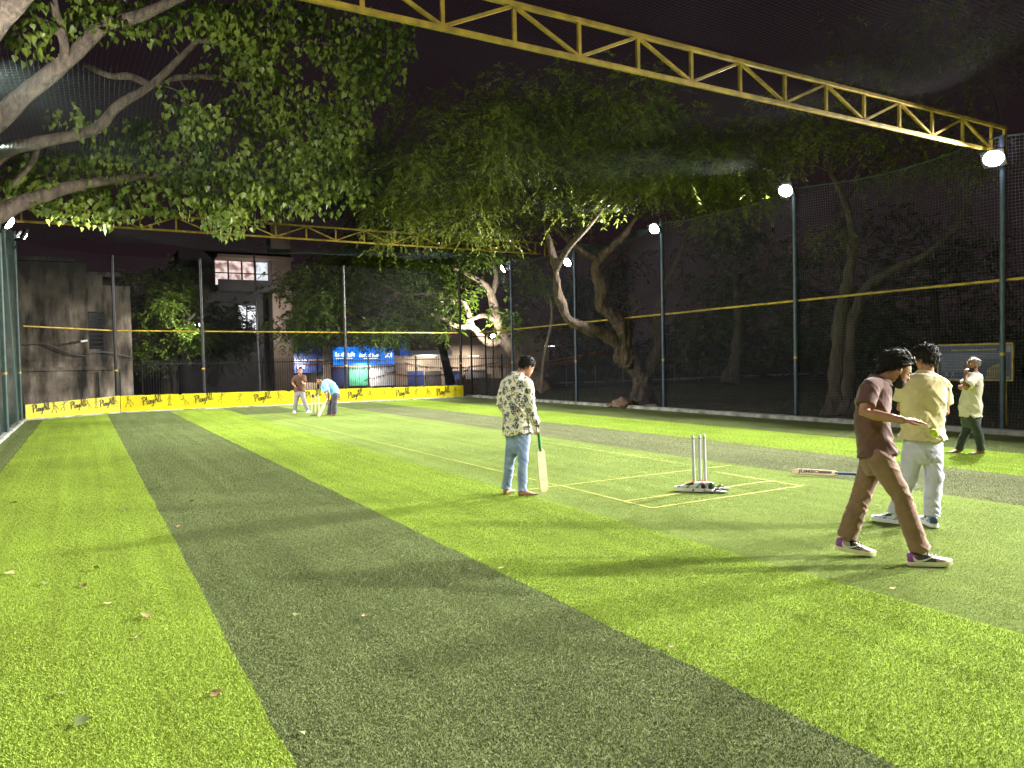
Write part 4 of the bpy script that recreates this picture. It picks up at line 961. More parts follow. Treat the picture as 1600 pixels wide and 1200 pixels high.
# bank and shops across the street
YS = 70.0
def rect(name, pxa, pxb, y, mat, parent, th=.1, bevel=0):
    b = MB(); b.box2((pxa[0], y - th, pxb[2]), (pxb[0], y, pxa[2])); return b.build(name, mat, parent, bevel=bevel)
M['board_red'] = pmat('board_red', (.3, .08, .06), .6, .1, 3)
M['beige'] = pmat('beige_plaster', (.32, .25, .18), .85, .3, .5, .2, 6)
M['navy_board'] = pmat('navy_board', (.02, .035, .13), .5, .3, .8)
M['maroon'] = pmat('maroon_board', (.13, .03, .025), .6, .3, .8)
M['sign_blue'] = emat('sign_blue', (.006, .20, .86), 1.25)
M['sign_blue2'] = emat('sign_blue_dim', (.02, .10, .55), .55)
M['sign_white'] = emat('sign_white', (.95, .98, 1.0), 2.0)
M['red_cloth'] = pmat('red_cloth', (.35, .03, .02), .8, .3, 2)
M['orange_cloth'] = pmat('orange_cloth', (.75, .16, .02), .75, .25, 3)
M['green_board'] = pmat('green_board', (.05, .24, .14), .6, .2, .7)
M['cloth_white'] = pmat('white_board', (.62, .62, .62), .6, .15, .7)
e = empty('shop_row', ((15.152,70,0.011)[0], YS, -.9), 'row of low beige shopfronts across the street behind the fence', 'building')
b = MB(); b.box2(((15.792,70,2.336)[0], YS + .3, -.9), ((45.003,70,1.879)[0], YS + 8, 5.0)); b.build('wall', M['beige'], e)
rect('shutter', (16.212,69.9,3.735), (19.536,69.9,2.216), 69.9, M['navy_board'], e); rect('shop_board', (15.123,69.6,1.993), (19.297,69.6,0.96), 69.6, M['navy_board'], e)
rect('signboard', (28.323,69.9,4.051), (32.645,69.9,2.924), 69.9, M['maroon'], e); rect('awning', (28.131,69.5,2.897), (32.443,69.5,2.33), 69.8, M['cloth_white'], e, .9)
rect('panel', (22.008,69.8,1.381), (23.863,69.8,-0.394), 69.8, M['green_board'], e); rect('panel', (24.039,69.8,1.337), (26.547,69.8,-0.483), 69.8, M['cloth_white'], e); rect('panel', (20.399,69.8,1.416), (21.898,69.8,-0.328), 69.8, M['navy_board'], e)
for k, (a_, c_) in enumerate(((((27.996,69.8,0.87)), ((29.677,69.8,-0.588))), (((29.922,69.8,0.823)), ((31.648,69.8,-0.654))), (((31.97,69.8,0.774)), ((33.964,69.8,-0.732))), (((34.297,69.8,0.85)), ((36.807,69.8,-0.827))))):
    rect('shutter', a_, c_, 69.8, M['navy_board'] if k % 2 == 0 else M['dark_plaster'], e)
for a_, c_ in ((((26.698,69.7,1.657)), ((27.852,69.7,-0.525))), (((31.626,69.6,2.083)), ((31.842,69.6,-0.657))), (((19.491,69.6,3.589)), ((20.171,69.6,-0.266))), (((16.116,69.5,3.607)), ((16.127,69.5,-0.012)))):
    rect('pier', a_, c_, 69.7, M['brown_plaster'], e, .3)
# street-level tube lights under the fascia (they light the shopfronts); the last is added to brighten the bunting
for px, where in (((23.187,68.6,1.474), 'under the glowing bank sign'), ((29.699,68.4,2.224), 'under the maroon signboard'), ((34.663,68.4,2.281), 'on the beige wall behind the gate'), ((17.18,68.6,2.122), 'left of the glowing bank sign'), ((37.173,58,2.962), 'added above the orange bunting to brighten it, behind the floral-shirted man')):
    t = empty('tube_light', px, 'white tube light ' + where, 'tube light', 'tube lights on the shopfronts')
    b = MB(); b.tube([(px[0] - .6, px[1], px[2]), (px[0] + .6, px[1], px[2])], .025, 8); b.build('tube', M['tube'], t, True)
    b = MB(); b.box((px[0], px[1] + .05, px[2] + .05), (1.3, .06, .05)); b.build('fitting', M['white'], t)
    ld = bpy.data.lights.new('tube_lamp', 'AREA'); ld.shape = 'RECTANGLE'; ld.size = 1.2; ld.size_y = .06; ld.energy = 280; ld.color = (1, .93, .85)
    lo = bpy.data.objects.new('tube_lamp', ld); COL.objects.link(lo); lo.parent = t; lo.location = (0, -.05, -.06); lo.rotation_euler = (R(35), 0, 0)

def text_obj(txt, size, mat, parent, loc, rot, name='lettering', ext=.004, align='CENTER', sx_=1.0, bold=0.0):
    cu = bpy.data.curves.new('t', 'FONT'); cu.body = txt; cu.size = size; cu.align_x = align; cu.align_y = 'CENTER'; cu.extrude = ext; cu.resolution_u = 3; cu.offset = bold
    to = bpy.data.objects.new('t', cu); COL.objects.link(to)
    me = bpy.data.meshes.new_from_object(to.evaluated_get(bpy.context.evaluated_depsgraph_get())); bpy.data.objects.remove(to)
    me.materials.clear(); o = link_mesh(name, me, mat, parent); o.location = Vector(loc) - wl(parent); o.rotation_euler = rot; o.scale = (sx_, 1, 1)
    return o
sa, sb = (20.398,69.2,3.332), (26.372,69.2,1.598)
e = empty('bank_sign', (sa[0], 69.2, sb[2]), 'glowing blue bank sign with white lettering above the shopfront', 'sign')
b = MB(); b.box2((sa[0], 69.2, sb[2]), (sb[0], 69.45, sa[2])); b.build('face', M['sign_blue'], e)
b = MB(); b.box2((sa[0] - .05, 69.46, sb[2] - .05), (sb[0] + .05, 69.6, sa[2] + .05)); b.build('case', M['navy_board'], e)
p = (23.846,69.15,2.506); text_obj('Bank of India', .52, M['sign_white'], e, p, (R(90), 0, 0), sx_=.74, bold=.004)
p = (21.463,69.15,2.538); text_obj('बैंक ऑफ इंडिया', .50, M['sign_white'], e, p, (R(90), 0, 0), sx_=.66, bold=.004)
p = (25.785,69.15,2.479); text_obj('BOI', .66, M['sign_white'], e, p, (R(90), 0, 0), sx_=.7, bold=.008)
for px in ((24.029,69.15,2.196), (21.393,69.15,2.237)):
    b = MB(); b.box((px[0], 69.15, px[2]), (1.6, .01, .05)); b.build('underline', M['sign_white'], e)
sa, sb = (27.025,69,4.148), (27.781,69,2.387)
e = empty('shop_sign', (sa[0], 69, sb[2]), 'small dim blue upright sign right of the bank sign', 'sign')
b = MB(); b.box2((sa[0], 69, sb[2]), (sb[0], 69.2, sa[2])); b.build('face', M['sign_blue2'], e)
p = (27.374,68.95,2.956); text_obj('BOI', .32, M['cloth_white'], e, p, (R(90), 0, 0))
p = (17.337,69.3,1.48); text_obj('BOI', .45, M['cloth_white'], bpy.data.objects['shop_row'], p, (R(90), 0, 0))
p = (30.601,69.6,3.454); text_obj('TO', .5, M['board_red'], bpy.data.objects['shop_row'], p, (R(90), 0, 0))

# bunting
def bunting(a, b_, sag, size, mat, label, step=.16):
    a = Vector(a); b_ = Vector(b_); n = int((b_ - a).length / step); m = MB(); pts = []
    for i in range(n + 1):
        t = i / n; pts.append(a.lerp(b_, t) - Vector((0, 0, sag * 4 * t * (1 - t))))
    e = empty('bunting', a, label, 'bunting', 'strings of pennants')
    for i in range(n):
        p, q = pts[i], pts[i + 1]; mid = p.lerp(q, .5) + Vector((.03 * math.sin(i * 2.1), .05 * math.sin(i * 1.7), -size * (1 + .3 * math.sin(i * 3.3))))
        m.add([p.lerp(q, .06), p.lerp(q, .94), mid], [(0, 1, 2)])
    o = m.build('pennants', mat, e); o['kind'] = 'stuff'
    m = MB(); m.tube(pts, .008, 4); m.build('cord', M['white'], e)
    return e
bunting((26.173,66,1.762), (28.612,52,1.7), .5, .30, M['orange_cloth'], 'orange pennant string running behind the fence towards the pale tree')
bunting((27.457,52,1.319), (30.268,40,2.359), .25, .24, M['orange_cloth'], 'upper orange pennant string stretched behind the floral-shirted player', .13)
bunting((30.357,50,1.45), (29.33,42,1.763), .15, .26, M['orange_cloth'], 'lower orange pennant string right of the floral-shirted player', .13)
bunting((21.941,60,1.035), (29.057,58,1.143), .5, .28, M['orange_cloth'], 'orange pennant string low in front of the shutters')
bunting((19.116,66,1.491), (25.278,66,1.539), .15, .3, M['red_cloth'], 'red pennant string directly under the glowing blue sign')
bunting((20.927,62,0.396), (23.853,62,1.097), .1, .28, M['red_cloth'], 'short red pennant string rising across the white panel')
bunting((13.651,64,2.132), (18.548,64,1.883), .2, .28, M['orange_cloth'], 'orange pennant string left of the glowing blue sign')

# lamp in the pale-limbed tree
p = Vector((18.487,34.3,3.029))
b = MB(); b.tube([(p.x + .1, p.y + .1, 0), (p.x + .1, p.y + .1, p.z + .1)], .04, 8); tag(b.build('lamp_pole', M['dark_metal'], None, True), 'thin dark pole behind the gate carrying the lamp that lights the pale tree', 'pole')
e = make_flood(tuple(p), tuple(CR * -.5 + CA * .7 + Vector((0, 0, .5))), 'small lit lamp behind the gate shining up at the pale-limbed tree', 'lamps in the trees', .55, (p.x + .1, p.y + .1, p.z), 150)
# small lamp lighting the leafy tree at the left
make_flood((5.198,41.591,3.85), (-.8, .5, -.1), 'small lamp beside the leafy tree trunk behind the banner', 'lamps in the trees', .16, (5.452,41.442,3.712), 165)
p = Vector((5.452,41.442,3.712)); b = MB(); b.tube([(p.x, p.y, 0), (p.x, p.y, p.z + .1)], .04, 8); tag(b.build('lamp_pole', M['dark_metal'], None, True), 'thin dark pole carrying the small lamp by the leafy tree', 'pole')

# notice board on the right
XN = 18.3
na, nb = (18.3,10.792,1.832), (18.3,9.122,1.816); nc = (18.3,10.794,0.886)
ny0, ny1, nz0, nz1 = na[1], nb[1], 1.03, na[2]
e = empty('notice_board', (XN, (ny0 + ny1) / 2, 0), 'blue notice board in a yellow frame on legs behind the right net', 'notice board')
M['board_blue'] = pmat('board_blue', (.014, .022, .075), .45, .15, 2)
M['board_print'] = pmat('board_print', (.2, .22, .3), .5, .2, 9); M['board_photo'] = pmat('board_photo', (.22, .18, .07), .5, .4, 5)
lo_, hi_ = min(ny0, ny1), max(ny0, ny1)
b = MB(); b.box2((XN, lo_, nz0), (XN + .03, hi_, nz1)); b.build('panel', M['board_blue'], e)
b = MB(); b.box2((XN - .02, lo_ - .03, nz0 - .04), (XN + .04, hi_ + .03, nz0)); b.box2((XN - .02, lo_ - .03, nz1), (XN + .04, hi_ + .03, nz1 + .04)); b.box2((XN - .02, lo_ - .04, nz0), (XN + .04, lo_, nz1)); b.box2((XN - .02, hi_, nz0), (XN + .04, hi_ + .04, nz1)); b.build('frame', M['yellow_paint'], e)
for y in (lo_ + .15, hi_ - .15):
    b = MB(); b.tube([(XN + .05, y, -.05), (XN + .05, y, nz1)], .03, 8); b.build('leg', M['yellow_paint'], e, True)
# reading direction: left of the board as seen from the court is at larger Y
W_ = hi_ - lo_; H_ = nz1 - nz0
def bp_(u, v): return (XN - .004, hi_ - u * W_, nz0 + v * H_)
b = MB(); rr = random.Random(4)
b.box2(bp_(.18, .84), (XN - .001, *bp_(.80, .885)[1:]), 1)
for k in range(12):
    v = .74 - k * .046; u1 = rr.uniform(.86, .97) if k < 5 else rr.uniform(.52, .62)
    if k in (4, 8): u1 *= .6
    b.box2(bp_(.04, v), (XN - .001, *bp_(u1, v + .014)[1:]))
o = b.build('printed_text', [M['board_print'], M['board_photo']], e); o['kind'] = 'stuff'
b = MB(); b.box2(bp_(.90, .78), (XN - .001, *bp_(.985, .97)[1:])); b.build('corner_print', M['board_print'], e)
b = MB()
for k in range(8): b.box2(bp_(.68 + k * .03, .06), (XN - .001, *bp_(.695 + k * .03, .30 + .10 * math.sin(k * .45))[1:]))
b.box2(bp_(.66, .03), (XN - .0015, *bp_(.97, .09)[1:])); b.box2(bp_(.68, .22), (XN - .0015, *bp_(.93, .26)[1:])); b.poly([bp_(.72, .36), bp_(.82, .46), bp_(.92, .36)]); b.build('facade_picture', M['board_photo'], e)
for k in range(2):
    b = MB(); u = .09 + k * .09
    ribbon(b, [(0, 0), (.3, .5), (.2, .9), (.6, 1), (.5, .5), (.8, .2)], .12, lambda x, y, u=u: Vector(bp_(u + x * .06, .05 + y * .15))); b.build('emblem', M['board_print'], e)

# boulder and tufts by the gnarled tree
def rock(c, s, seed, label):
    bm = bmesh.new(); bmesh.ops.create_icosphere(bm, subdivisions=3, radius=1)
    for v in bm.verts:
        k = 1 + .35 * noise.noise(v.co * 1.3 + Vector((seed, 0, 0))) + .12 * noise.noise(v.co * 4 + Vector((0, seed, 0)))
        v.co = Vector((v.co.x * s[0], v.co.y * s[1], v.co.z * s[2])) * k
    me = bpy.data.meshes.new('rock'); bm.to_mesh(me); bm.free(); o = link_mesh('rock', me, M['rock']); o.location = c
    return tag(o, label, 'rock', 'stones by the gnarled tree')
M['rock'] = pmat('rock', (.20, .14, .10), .9, .3, 4, .6, 14)
rock((15.946,20.331,0.162), (.38, .28, .20), 1, 'pale brown stone at the left foot of the gnarled tree'); rock((16.816,19.829,0.032), (.22, .2, .10), 2, 'small stone at the right foot of the gnarled tree'); rock((15.744,20.675,0.091), (.2, .16, .08), 3, 'small flat stone left of the pale brown stone')
# ground cover beyond the right net
def ground_cover():
    r = np.random.default_rng(5); n = 26000
    x = r.uniform(XR + .2, 34, n); y = r.uniform(4, 36, n)
    keep = np.array([noise.noise((a * .5, c * .5, 2)) > -.15 for a, c in zip(x, y)]); x = x[keep]; y = y[keep]; n = len(x)
    C = np.stack([x, y, np.full(n, -.04)], 1); a = r.uniform(0, 2 * np.pi, n); D_ = unit(np.stack([np.cos(a) * .5, np.sin(a) * .5, np.ones(n)], 1)); Nn = unit(np.stack([np.sin(a), -np.cos(a), np.zeros(n)], 1) + r.normal(size=(n, 3)) * .3)
    V, F = leaves_quads(C, D_, Nn, r.uniform(.05, .16, n), r.uniform(.012, .03, n))
    return tag(link_mesh('lawn', nmesh('lawn', V, F), M['leaf_dark']), 'thin patchy grass on the dark ground beyond the right net', 'grass', kind='stuff')
ground_cover()
# distant wood on the right
r = np.random.default_rng(31); cs = []
for k in range(120):
    x = r.uniform(45, 110); cs.append((x, r.uniform(20, 75), abs(r.normal()) * 3.2 + .6))
V, F = feather_cloud(cs, [3.2] * len(cs), 34, 16, .5, .2, r, .3, 1.4)
tag(link_mesh('distant_wood', nmesh('distant_wood', V, F), M['leaf_dark']), 'dark distant wood merging into the night beyond the right net', 'wood', kind='stuff')

# fallen leaves on the turf
M['dry_leaf'] = pmat('dry_leaf', (.25, .165, .075), .7, .3, 12, coord='Object'); M['pale_leaf'] = pmat('pale_leaf', (.42, .36, .17), .7, .2, 12); M['green_leaf'] = pmat('green_leaf', (.16, .20, .07), .65, .2, 12)
spots = [((0.313,5.536,0), 'dry_leaf', .085), ((0.095,6.007,0), 'pale_leaf', .06), ((0.047,7.109,-0), 'pale_leaf', .08), ((-0.567,7.363,0), 'pale_leaf', .09), ((0.528,4.052,0), 'dry_leaf', .07), ((-0.047,4.054,0), 'green_leaf', .09), ((1.565,4.75,0), 'pale_leaf', .075), ((0.809,3.39,0), 'pale_leaf', .045), ((1.751,3.912,0), 'green_leaf', .05), ((2.627,5.379,0), 'dry_leaf', .055), ((2.881,5.253,0), 'pale_leaf', .06), ((0.76,11.329,0), 'dry_leaf', .11), ((0.242,5.17,0), 'pale_leaf', .05), ((-0.161,4.479,0), 'green_leaf', .06), ((-0.274,6.3,0), 'pale_leaf', .06), ((-0.051,6.644,0), 'dry_leaf', .06), ((1.174,5.019,0), 'green_leaf', .06), ((4.944,3.241,0), 'pale_leaf', .05), ((-0.315,6.859,0), 'green_leaf', .06), ((-0.97,12.538,0), 'dry_leaf', .1), ((-0.825,11.29,0), 'pale_leaf', .09), ((2.934,28.209,0), 'dry_leaf', .12), ((1.109,10,0), 'pale_leaf', .08), ((0.712,8.556,0), 'pale_leaf', .06), ((2.439,11.767,0), 'pale_leaf', .09), ((2.791,20.896,0), 'dry_leaf', .1), ((2.875,3.269,0), 'dry_leaf', .05), ((0.373,9.943,0), 'green_leaf', .07), ((0.805,8.564,0), 'dry_leaf', .05)]
words = {'dry_leaf': 'curled brown fallen leaf', 'pale_leaf': 'pale yellowish fallen leaf', 'green_leaf': 'dull green fallen leaf'}
def stripe_of(x): return 'left light-green stripe' if x < .72 else ('wide dark-green stripe' if x < 2.83 else ('middle light-green stripe' if x < 4.87 else 'pale pitch mat'))
ORD = ['nearest', 'second nearest', 'third nearest', 'fourth nearest', 'fifth nearest', 'sixth nearest', 'seventh nearest', 'eighth nearest', 'ninth nearest']
rank = {}
for i, (p, mt, sz) in sorted(enumerate(spots), key=lambda t: math.hypot(t[1][0][0], t[1][0][1])):
    k = (mt, stripe_of(p[0])); rank[i] = sum(1 for q in rank if (spots[q][1], stripe_of(spots[q][0][0])) == k)
for i, (p, mt, sz) in enumerate(spots):
    me = bpy.data.meshes.new('fallen_leaf'); rr = random.Random(i)
    c1, c2 = rr.uniform(.2, .9), rr.uniform(-.5, .5)
    me.from_pydata([(v[0] * 1.1, v[1] - .5, .5 * c1 * abs(v[0]) + c2 * (v[1] - .5) ** 2 + .10) for v in hv], [], hf); me.update()
    o = link_mesh('fallen_leaf', me, M[mt], smooth=True); o.location = (p[0], p[1], .012); o.scale = (sz * 1.0,) * 3; o.rotation_euler = (rr.uniform(-.3, .3), rr.uniform(-.3, .3), rr.uniform(0, 6.28))
    tag(o, '%s on the %s, %s to the camera' % (words[mt], stripe_of(p[0]), ORD[rank[i]]), 'leaf', 'fallen leaves on the turf')

# ------------------------------------------------------------------ people
UP = Vector((0, 0, 1))
def remesh(mb, voxel, smooth=4, name='tmp'):
    me = mb.mesh(name); o = bpy.data.objects.new(name, me); COL.objects.link(o)
    m = o.modifiers.new('r', 'REMESH'); m.mode = 'VOXEL'; m.voxel_size = voxel
    if smooth:
        s = o.modifiers.new('s', 'SMOOTH'); s.factor = .5; s.iterations = smooth
    out = bpy.data.meshes.new_from_object(o.evaluated_get(bpy.context.evaluated_depsgraph_get()))
    bpy.data.objects.remove(o); bpy.data.meshes.remove(me); return out
def mesh_np(me):
    V = np.empty(len(me.vertices) * 3, np.float32); me.vertices.foreach_get('co', V)
    N = np.empty(len(me.vertices) * 3, np.float32); me.vertices.foreach_get('normal', N)
    return V.reshape(-1, 3).astype(float), N.reshape(-1, 3).astype(float)
def set_np(me, V): me.vertices.foreach_set('co', V.astype(np.float32).ravel()); me.update()
def displace(me, fn):
    V, N = mesh_np(me); d = np.array([fn(Vector(v)) for v in V]); set_np(me, V + N * d[:, None])
def finish(me, name, mats, parent):
    off = wl(parent); V, _ = mesh_np(me); set_np(me, V - np.array(tuple(off)))
    me.materials.clear(); o = link_mesh(name, me, mats, parent, True); me.name = name; return o

def fold(p, seed, f=13.0, tilt=0.0, aniso=.3):
    """long soft ridges, mostly across the limb"""
    q = Vector((p.x * f * aniso + seed, p.y * f * aniso, (p.z + tilt * (p.x * CR.x + p.y * CR.y)) * f))
    n = noise.noise(q + Vector((0, 0, 1.1 * noise.noise(q * .5))))
    k = .5 + .5 * noise.noise(q * .45 + Vector((7.7, seed, 0)))
    return max(0.0, 1 - abs(n) * 2.2) ** 2 * max(0.0, min(1.0, k * 1.6 - .25))

HEAD = [(.000, .078, .040, .020), (.008, .088, .020, .034), (.022, .094, -.005, .046), (.042, .093, -.038, .056), (.065, .092, -.062, .063), (.090, .090, -.080, .068), (.115, .087, -.092, .072), (.135, .091, -.098, .0735), (.160, .091, -.100, .074), (.188, .078, -.094, .069), (.210, .056, -.078, .057), (.226, .025, -.048, .037), (.233, .000, -.020, .015)]
def head_frame(C, face, up):
    f = Vector(face).normalized(); u = Vector(up); u = (u - f * u.dot(f)).normalized(); x = f.cross(u)
    return C, x, f, u
def hp(H, x, y, z, s=1.0): return H[0] + (H[1] * x + H[2] * y + H[3] * (z - .12)) * s
def build_head(mb, H, s):
    secs = []
    for z, f, b_, w in HEAD: secs.append((hp(H, 0, (f + b_) / 2, z, s), H[1] * w * s, H[2] * (f - b_) / 2 * s))
    mb.loft(secs, 24, power=2.2)
    mb.loft([(hp(H, 0, .086, .130, s), H[1] * .007 * s, H[2] * .006 * s), (hp(H, 0, .093, .115, s), H[1] * .009 * s, H[2] * .010 * s), (hp(H, 0, .102, .098, s), H[1] * .014 * s, H[2] * .014 * s), (hp(H, 0, .099, .087, s), H[1] * .016 * s, H[2] * .013 * s), (hp(H, 0, .092, .082, s), H[1] * .010 * s, H[2] * .008 * s)], 12)
    for sg in (-1, 1): mb.ball(hp(H, sg * .074, -.008, .108, s), (.011 * s, .019 * s, .031 * s), 12, M=Matrix((H[1], H[2], H[3])).transposed())
    mb.ball(hp(H, 0, .090, .066, s), (.024 * s, .009 * s, .006 * s), 12, M=Matrix((H[1], H[2], H[3])).transposed())
    mb.ball(hp(H, 0, .089, .055, s), (.020 * s, .009 * s, .007 * s), 12, M=Matrix((H[1], H[2], H[3])).transposed())
    mb.ball(hp(H, 0, .085, .142, s), (.048 * s, .010 * s, .008 * s), 12, M=Matrix((H[1], H[2], H[3])).transposed())
def to_head(V, H, s):
    R_ = np.array([tuple(H[1]), tuple(H[2]), tuple(H[3])]); L = (V - np.array(tuple(H[0]))) @ R_.T / s; L[:, 2] += .12; return L
def sculpt_head(me, H, s):
    V, N = mesh_np(me); L = to_head(V, H, s)
    d = np.zeros(len(V))
    for sg in (-1, 1):
        d -= .009 * np.exp(-(((L[:, 0] - sg * .032) / .014) ** 2 + ((L[:, 1] - .088) / .03) ** 2 + ((L[:, 2] - .119) / .010) ** 2))
        d += .003 * np.exp(-(((L[:, 0] - sg * .042) / .018) ** 2 + ((L[:, 1] - .08) / .03) ** 2 + ((L[:, 2] - .093) / .012) ** 2))
    set_np(me, V + N * (d * s)[:, None])
def shell(me, keep, off, name, mat, parent, pairs=None):
    """part of a surface lifted off it: hair cap, beard, pocket; keep(L)->value>0, off(value)->m"""
    V, N = mesh_np(me); val = keep(V)
    nv = len(V); faces = [tuple(p.vertices) for p in me.polygons]
    use = [f for f in faces if min(val[list(f)]) > 0]
    if not use: return None
    ids = sorted({i for f in use for i in f}); mp = {k: i for i, k in enumerate(ids)}
    W = V[ids] + N[ids] * off(val[ids], V[ids])[:, None]
    nm = bpy.data.meshes.new(name); nm.from_pydata([tuple(v) for v in W - np.array(tuple(wl(parent)))], [], [tuple(mp[i] for i in f) for f in use]); nm.update()
    return link_mesh(name, nm, mat, parent, True), W, N[ids]
def add_hair(me, H, s, parent, mat, thick=.018, strands_n=260, slen=.05, comb=(0, -1, -.25), hairline=0.0, seed=1, wild=.35, back=.06, root=.13):
    def keep(V):
        L = to_head(V, H, s); zl = back + root * np.clip((L[:, 1] + .09) / .16, 0, 1) + hairline
        v = L[:, 2] - zl; v = np.where((np.abs(L[:, 0]) > .0765) & (L[:, 2] < .142), -1, v)
        return np.where((L[:, 2] > .02) & (np.linalg.norm(L - np.array([0, 0, .12]), axis=1) < .17), v, -1)
    def off(val, V):
        n_ = np.array([noise.noise(Vector(v) * 38 / s + Vector((seed, 0, 0))) for v in V])
        return (np.clip(val / .055, 0, 1) ** .7 * thick * (1 + .5 * n_) - .001) * s
    res = shell(me, keep, off, 'hair', mat, parent)
    if res is None: return None
    o, W, N = res
    # locks over the cap
    rr = random.Random(seed); b = MB(); cm = (H[1] * comb[0] + H[2] * comb[1] + H[3] * comb[2])
    for _ in range(strands_n):
        i = rr.randrange(len(W)); p = Vector(W[i]); n = Vector(N[i]); t = cm - n * cm.dot(n)
        t = (t + Vector((rr.gauss(0, wild), rr.gauss(0, wild), rr.gauss(0, wild)))); t = (t - n * t.dot(n) * .8).normalized(); l = slen * rr.uniform(.5, 1.3) * s
        pts = [p - n * .006 * s, p + n * .006 * s + t * l * .3, p + n * .006 * s + t * l * .65, p - n * .004 * s + t * l]
        b.tube(pts, [.0045 * s, .005 * s, .0036 * s, .0008 * s], 4, caps=False)
    nm = b.mesh('locks', wl(parent)); bm = bmesh.new(); bm.from_mesh(o.data); bm.from_mesh(nm); bm.to_mesh(o.data); bm.free(); bpy.data.meshes.remove(nm)
    o.data.polygons.foreach_set('use_smooth', [True] * len(o.data.polygons)); return o
def add_beard(me, H, s, parent, mat, full=True):
    def keep(V):
        L = to_head(V, H, s); x, y, z = np.abs(L[:, 0]), L[:, 1], L[:, 2]
        near = np.linalg.norm(L - np.array([0, 0, .12]), axis=1) < .17
        top = .062 + .05 * np.clip((.05 - y) / .06, 0, 1)
        jaw = np.minimum(top - z, y - .004) if full else np.full(len(V), -1.0)
        lips = (x < .024) & (z > .047) & (z < .0735) & (y > .07); jaw = np.where(lips, -1, jaw)
        mo = np.minimum(np.minimum(.034 - x, .086 - z), np.minimum(z - .0725, y - .07))
        v = np.maximum(jaw, mo) + np.array([.007 * noise.noise(Vector(q) * 95) for q in V]); return np.where(near & (z > -.02), v, -1)
    return shell(me, keep, lambda val, V: (np.clip(val / .01, 0, 1) * .0028 + .0012) * s * np.array([1 + .6 * noise.noise(Vector(v) * 120) for v in V]), 'beard', mat, parent)
def add_face(H, s, parent, brow_mat):
    for sg in (-1, 1):
        b = MB(); b.ball(hp(H, sg * .032, .079, .1185, s), .0112 * s, 10); eo = b.build('eye', M['eye_white'], parent, True)
        b = MB(); b.ball(hp(H, sg * .032, .0866, .1175, s), .0056 * s, 8); b.build('iris', M['iris'], eo, True)
        b = MB(); b.tube([hp(H, sg * .014, .0945, .137, s), hp(H, sg * .030, .094, .1415, s), hp(H, sg * .050, .083, .138, s)], [.0035 * s, .0042 * s, .002 * s], 6, ratio=.7); b.build('eyebrow', brow_mat, parent, True)
    b = MB(); Mx = Matrix((H[1], H[2], H[3])).transposed(); b.ball(hp(H, 0, .0925, .0665, s), (.021 * s, .0075 * s, .0042 * s), 10, M=Mx); b.ball(hp(H, 0, .0915, .0565, s), (.018 * s, .0075 * s, .0048 * s), 10, M=Mx); b.build('lips', M['lip'], parent, True)

def add_hand(mb, wrist, d, palm, s=1.0, curl=(.25, .3, .25), thumb_side=1, spread=.05, thumb_dir=None, rf=.0088):
    """palm and five separate fingers; d along the hand, palm = direction the palm faces"""
    d = Vector(d).normalized(); n = Vector(palm); n = (n - d * n.dot(d)).normalized(); t = d.cross(n) * thumb_side
    w = Vector(wrist)
    mb.loft([(w - d * .02 * s, t * .026 * s, n * .020 * s), (w + d * .015 * s, t * .029 * s, n * .017 * s), (w + d * .05 * s, t * .040 * s, n * .0165 * s), (w + d * .085 * s, t * .043 * s, n * .014 * s), (w + d * .097 * s, t * .039 * s, n * .010 * s)], 16, power=2.6)
    for k, (o, L) in enumerate(((.033, .070), (.0112, .080), (-.0112, .074), (-.033, .058))):
        a = d * math.cos(spread * (1.5 - k)) + t * math.sin(spread * (1.5 - k)); p = w + (d * (.088 - abs(o) * .12) + t * o) * s; pts = [p]; ang = 0
        for j, fr in enumerate((.45, .3, .25)):
            ang += curl[j] * (1 + .12 * k); p = p + (a * math.cos(ang) + n * math.sin(ang)) * L * fr * s; pts.append(p)
        mb.tube(pts, [rf * s, rf * .97 * s, rf * .88 * s, rf * .7 * s], 10, rnd=True)
    td = Vector(thumb_dir).normalized() if thumb_dir is not None else (d * .75 + t * .6 + n * .3).normalized()
    p = w + (d * .025 + t * .026) * s; mb.tube([p, p + td * .04 * s, p + (td * .8 + d * .35).normalized() * .072 * s], [.0125 * s, .0108 * s, .008 * s], 10, rnd=True)

def bare_foot(mb, ankle, toe, s=1.0):
    a = Vector(ankle); d = Vector(toe) - a; d.z = 0; d.normalize(); x = d.cross(UP); g = Vector((a.x, a.y, .012))
    secs = []
    for y, w, zt in ((-.055, .020, .045), (-.04, .030, .075), (.0, .034, .085), (.05, .036, .068), (.10, .042, .045), (.14, .045, .032), (.165, .042, .022)):
        secs.append((g + d * y * s + UP * zt / 2 * s, x * w * s, UP * zt / 2 * s))
    mb.loft(secs, 14, power=2.5)
    for k, (o, l, r_) in enumerate(((.031, .03, .013), (.012, .03, .009), (-.005, .026, .0085), (-.02, .02, .008), (-.033, .013, .0075))):
        p = g + d * .16 * s + x * o * s + UP * .012; mb.tube([p - d * .02 * s, p + d * l * s], r_ * s, 8, rnd=True)

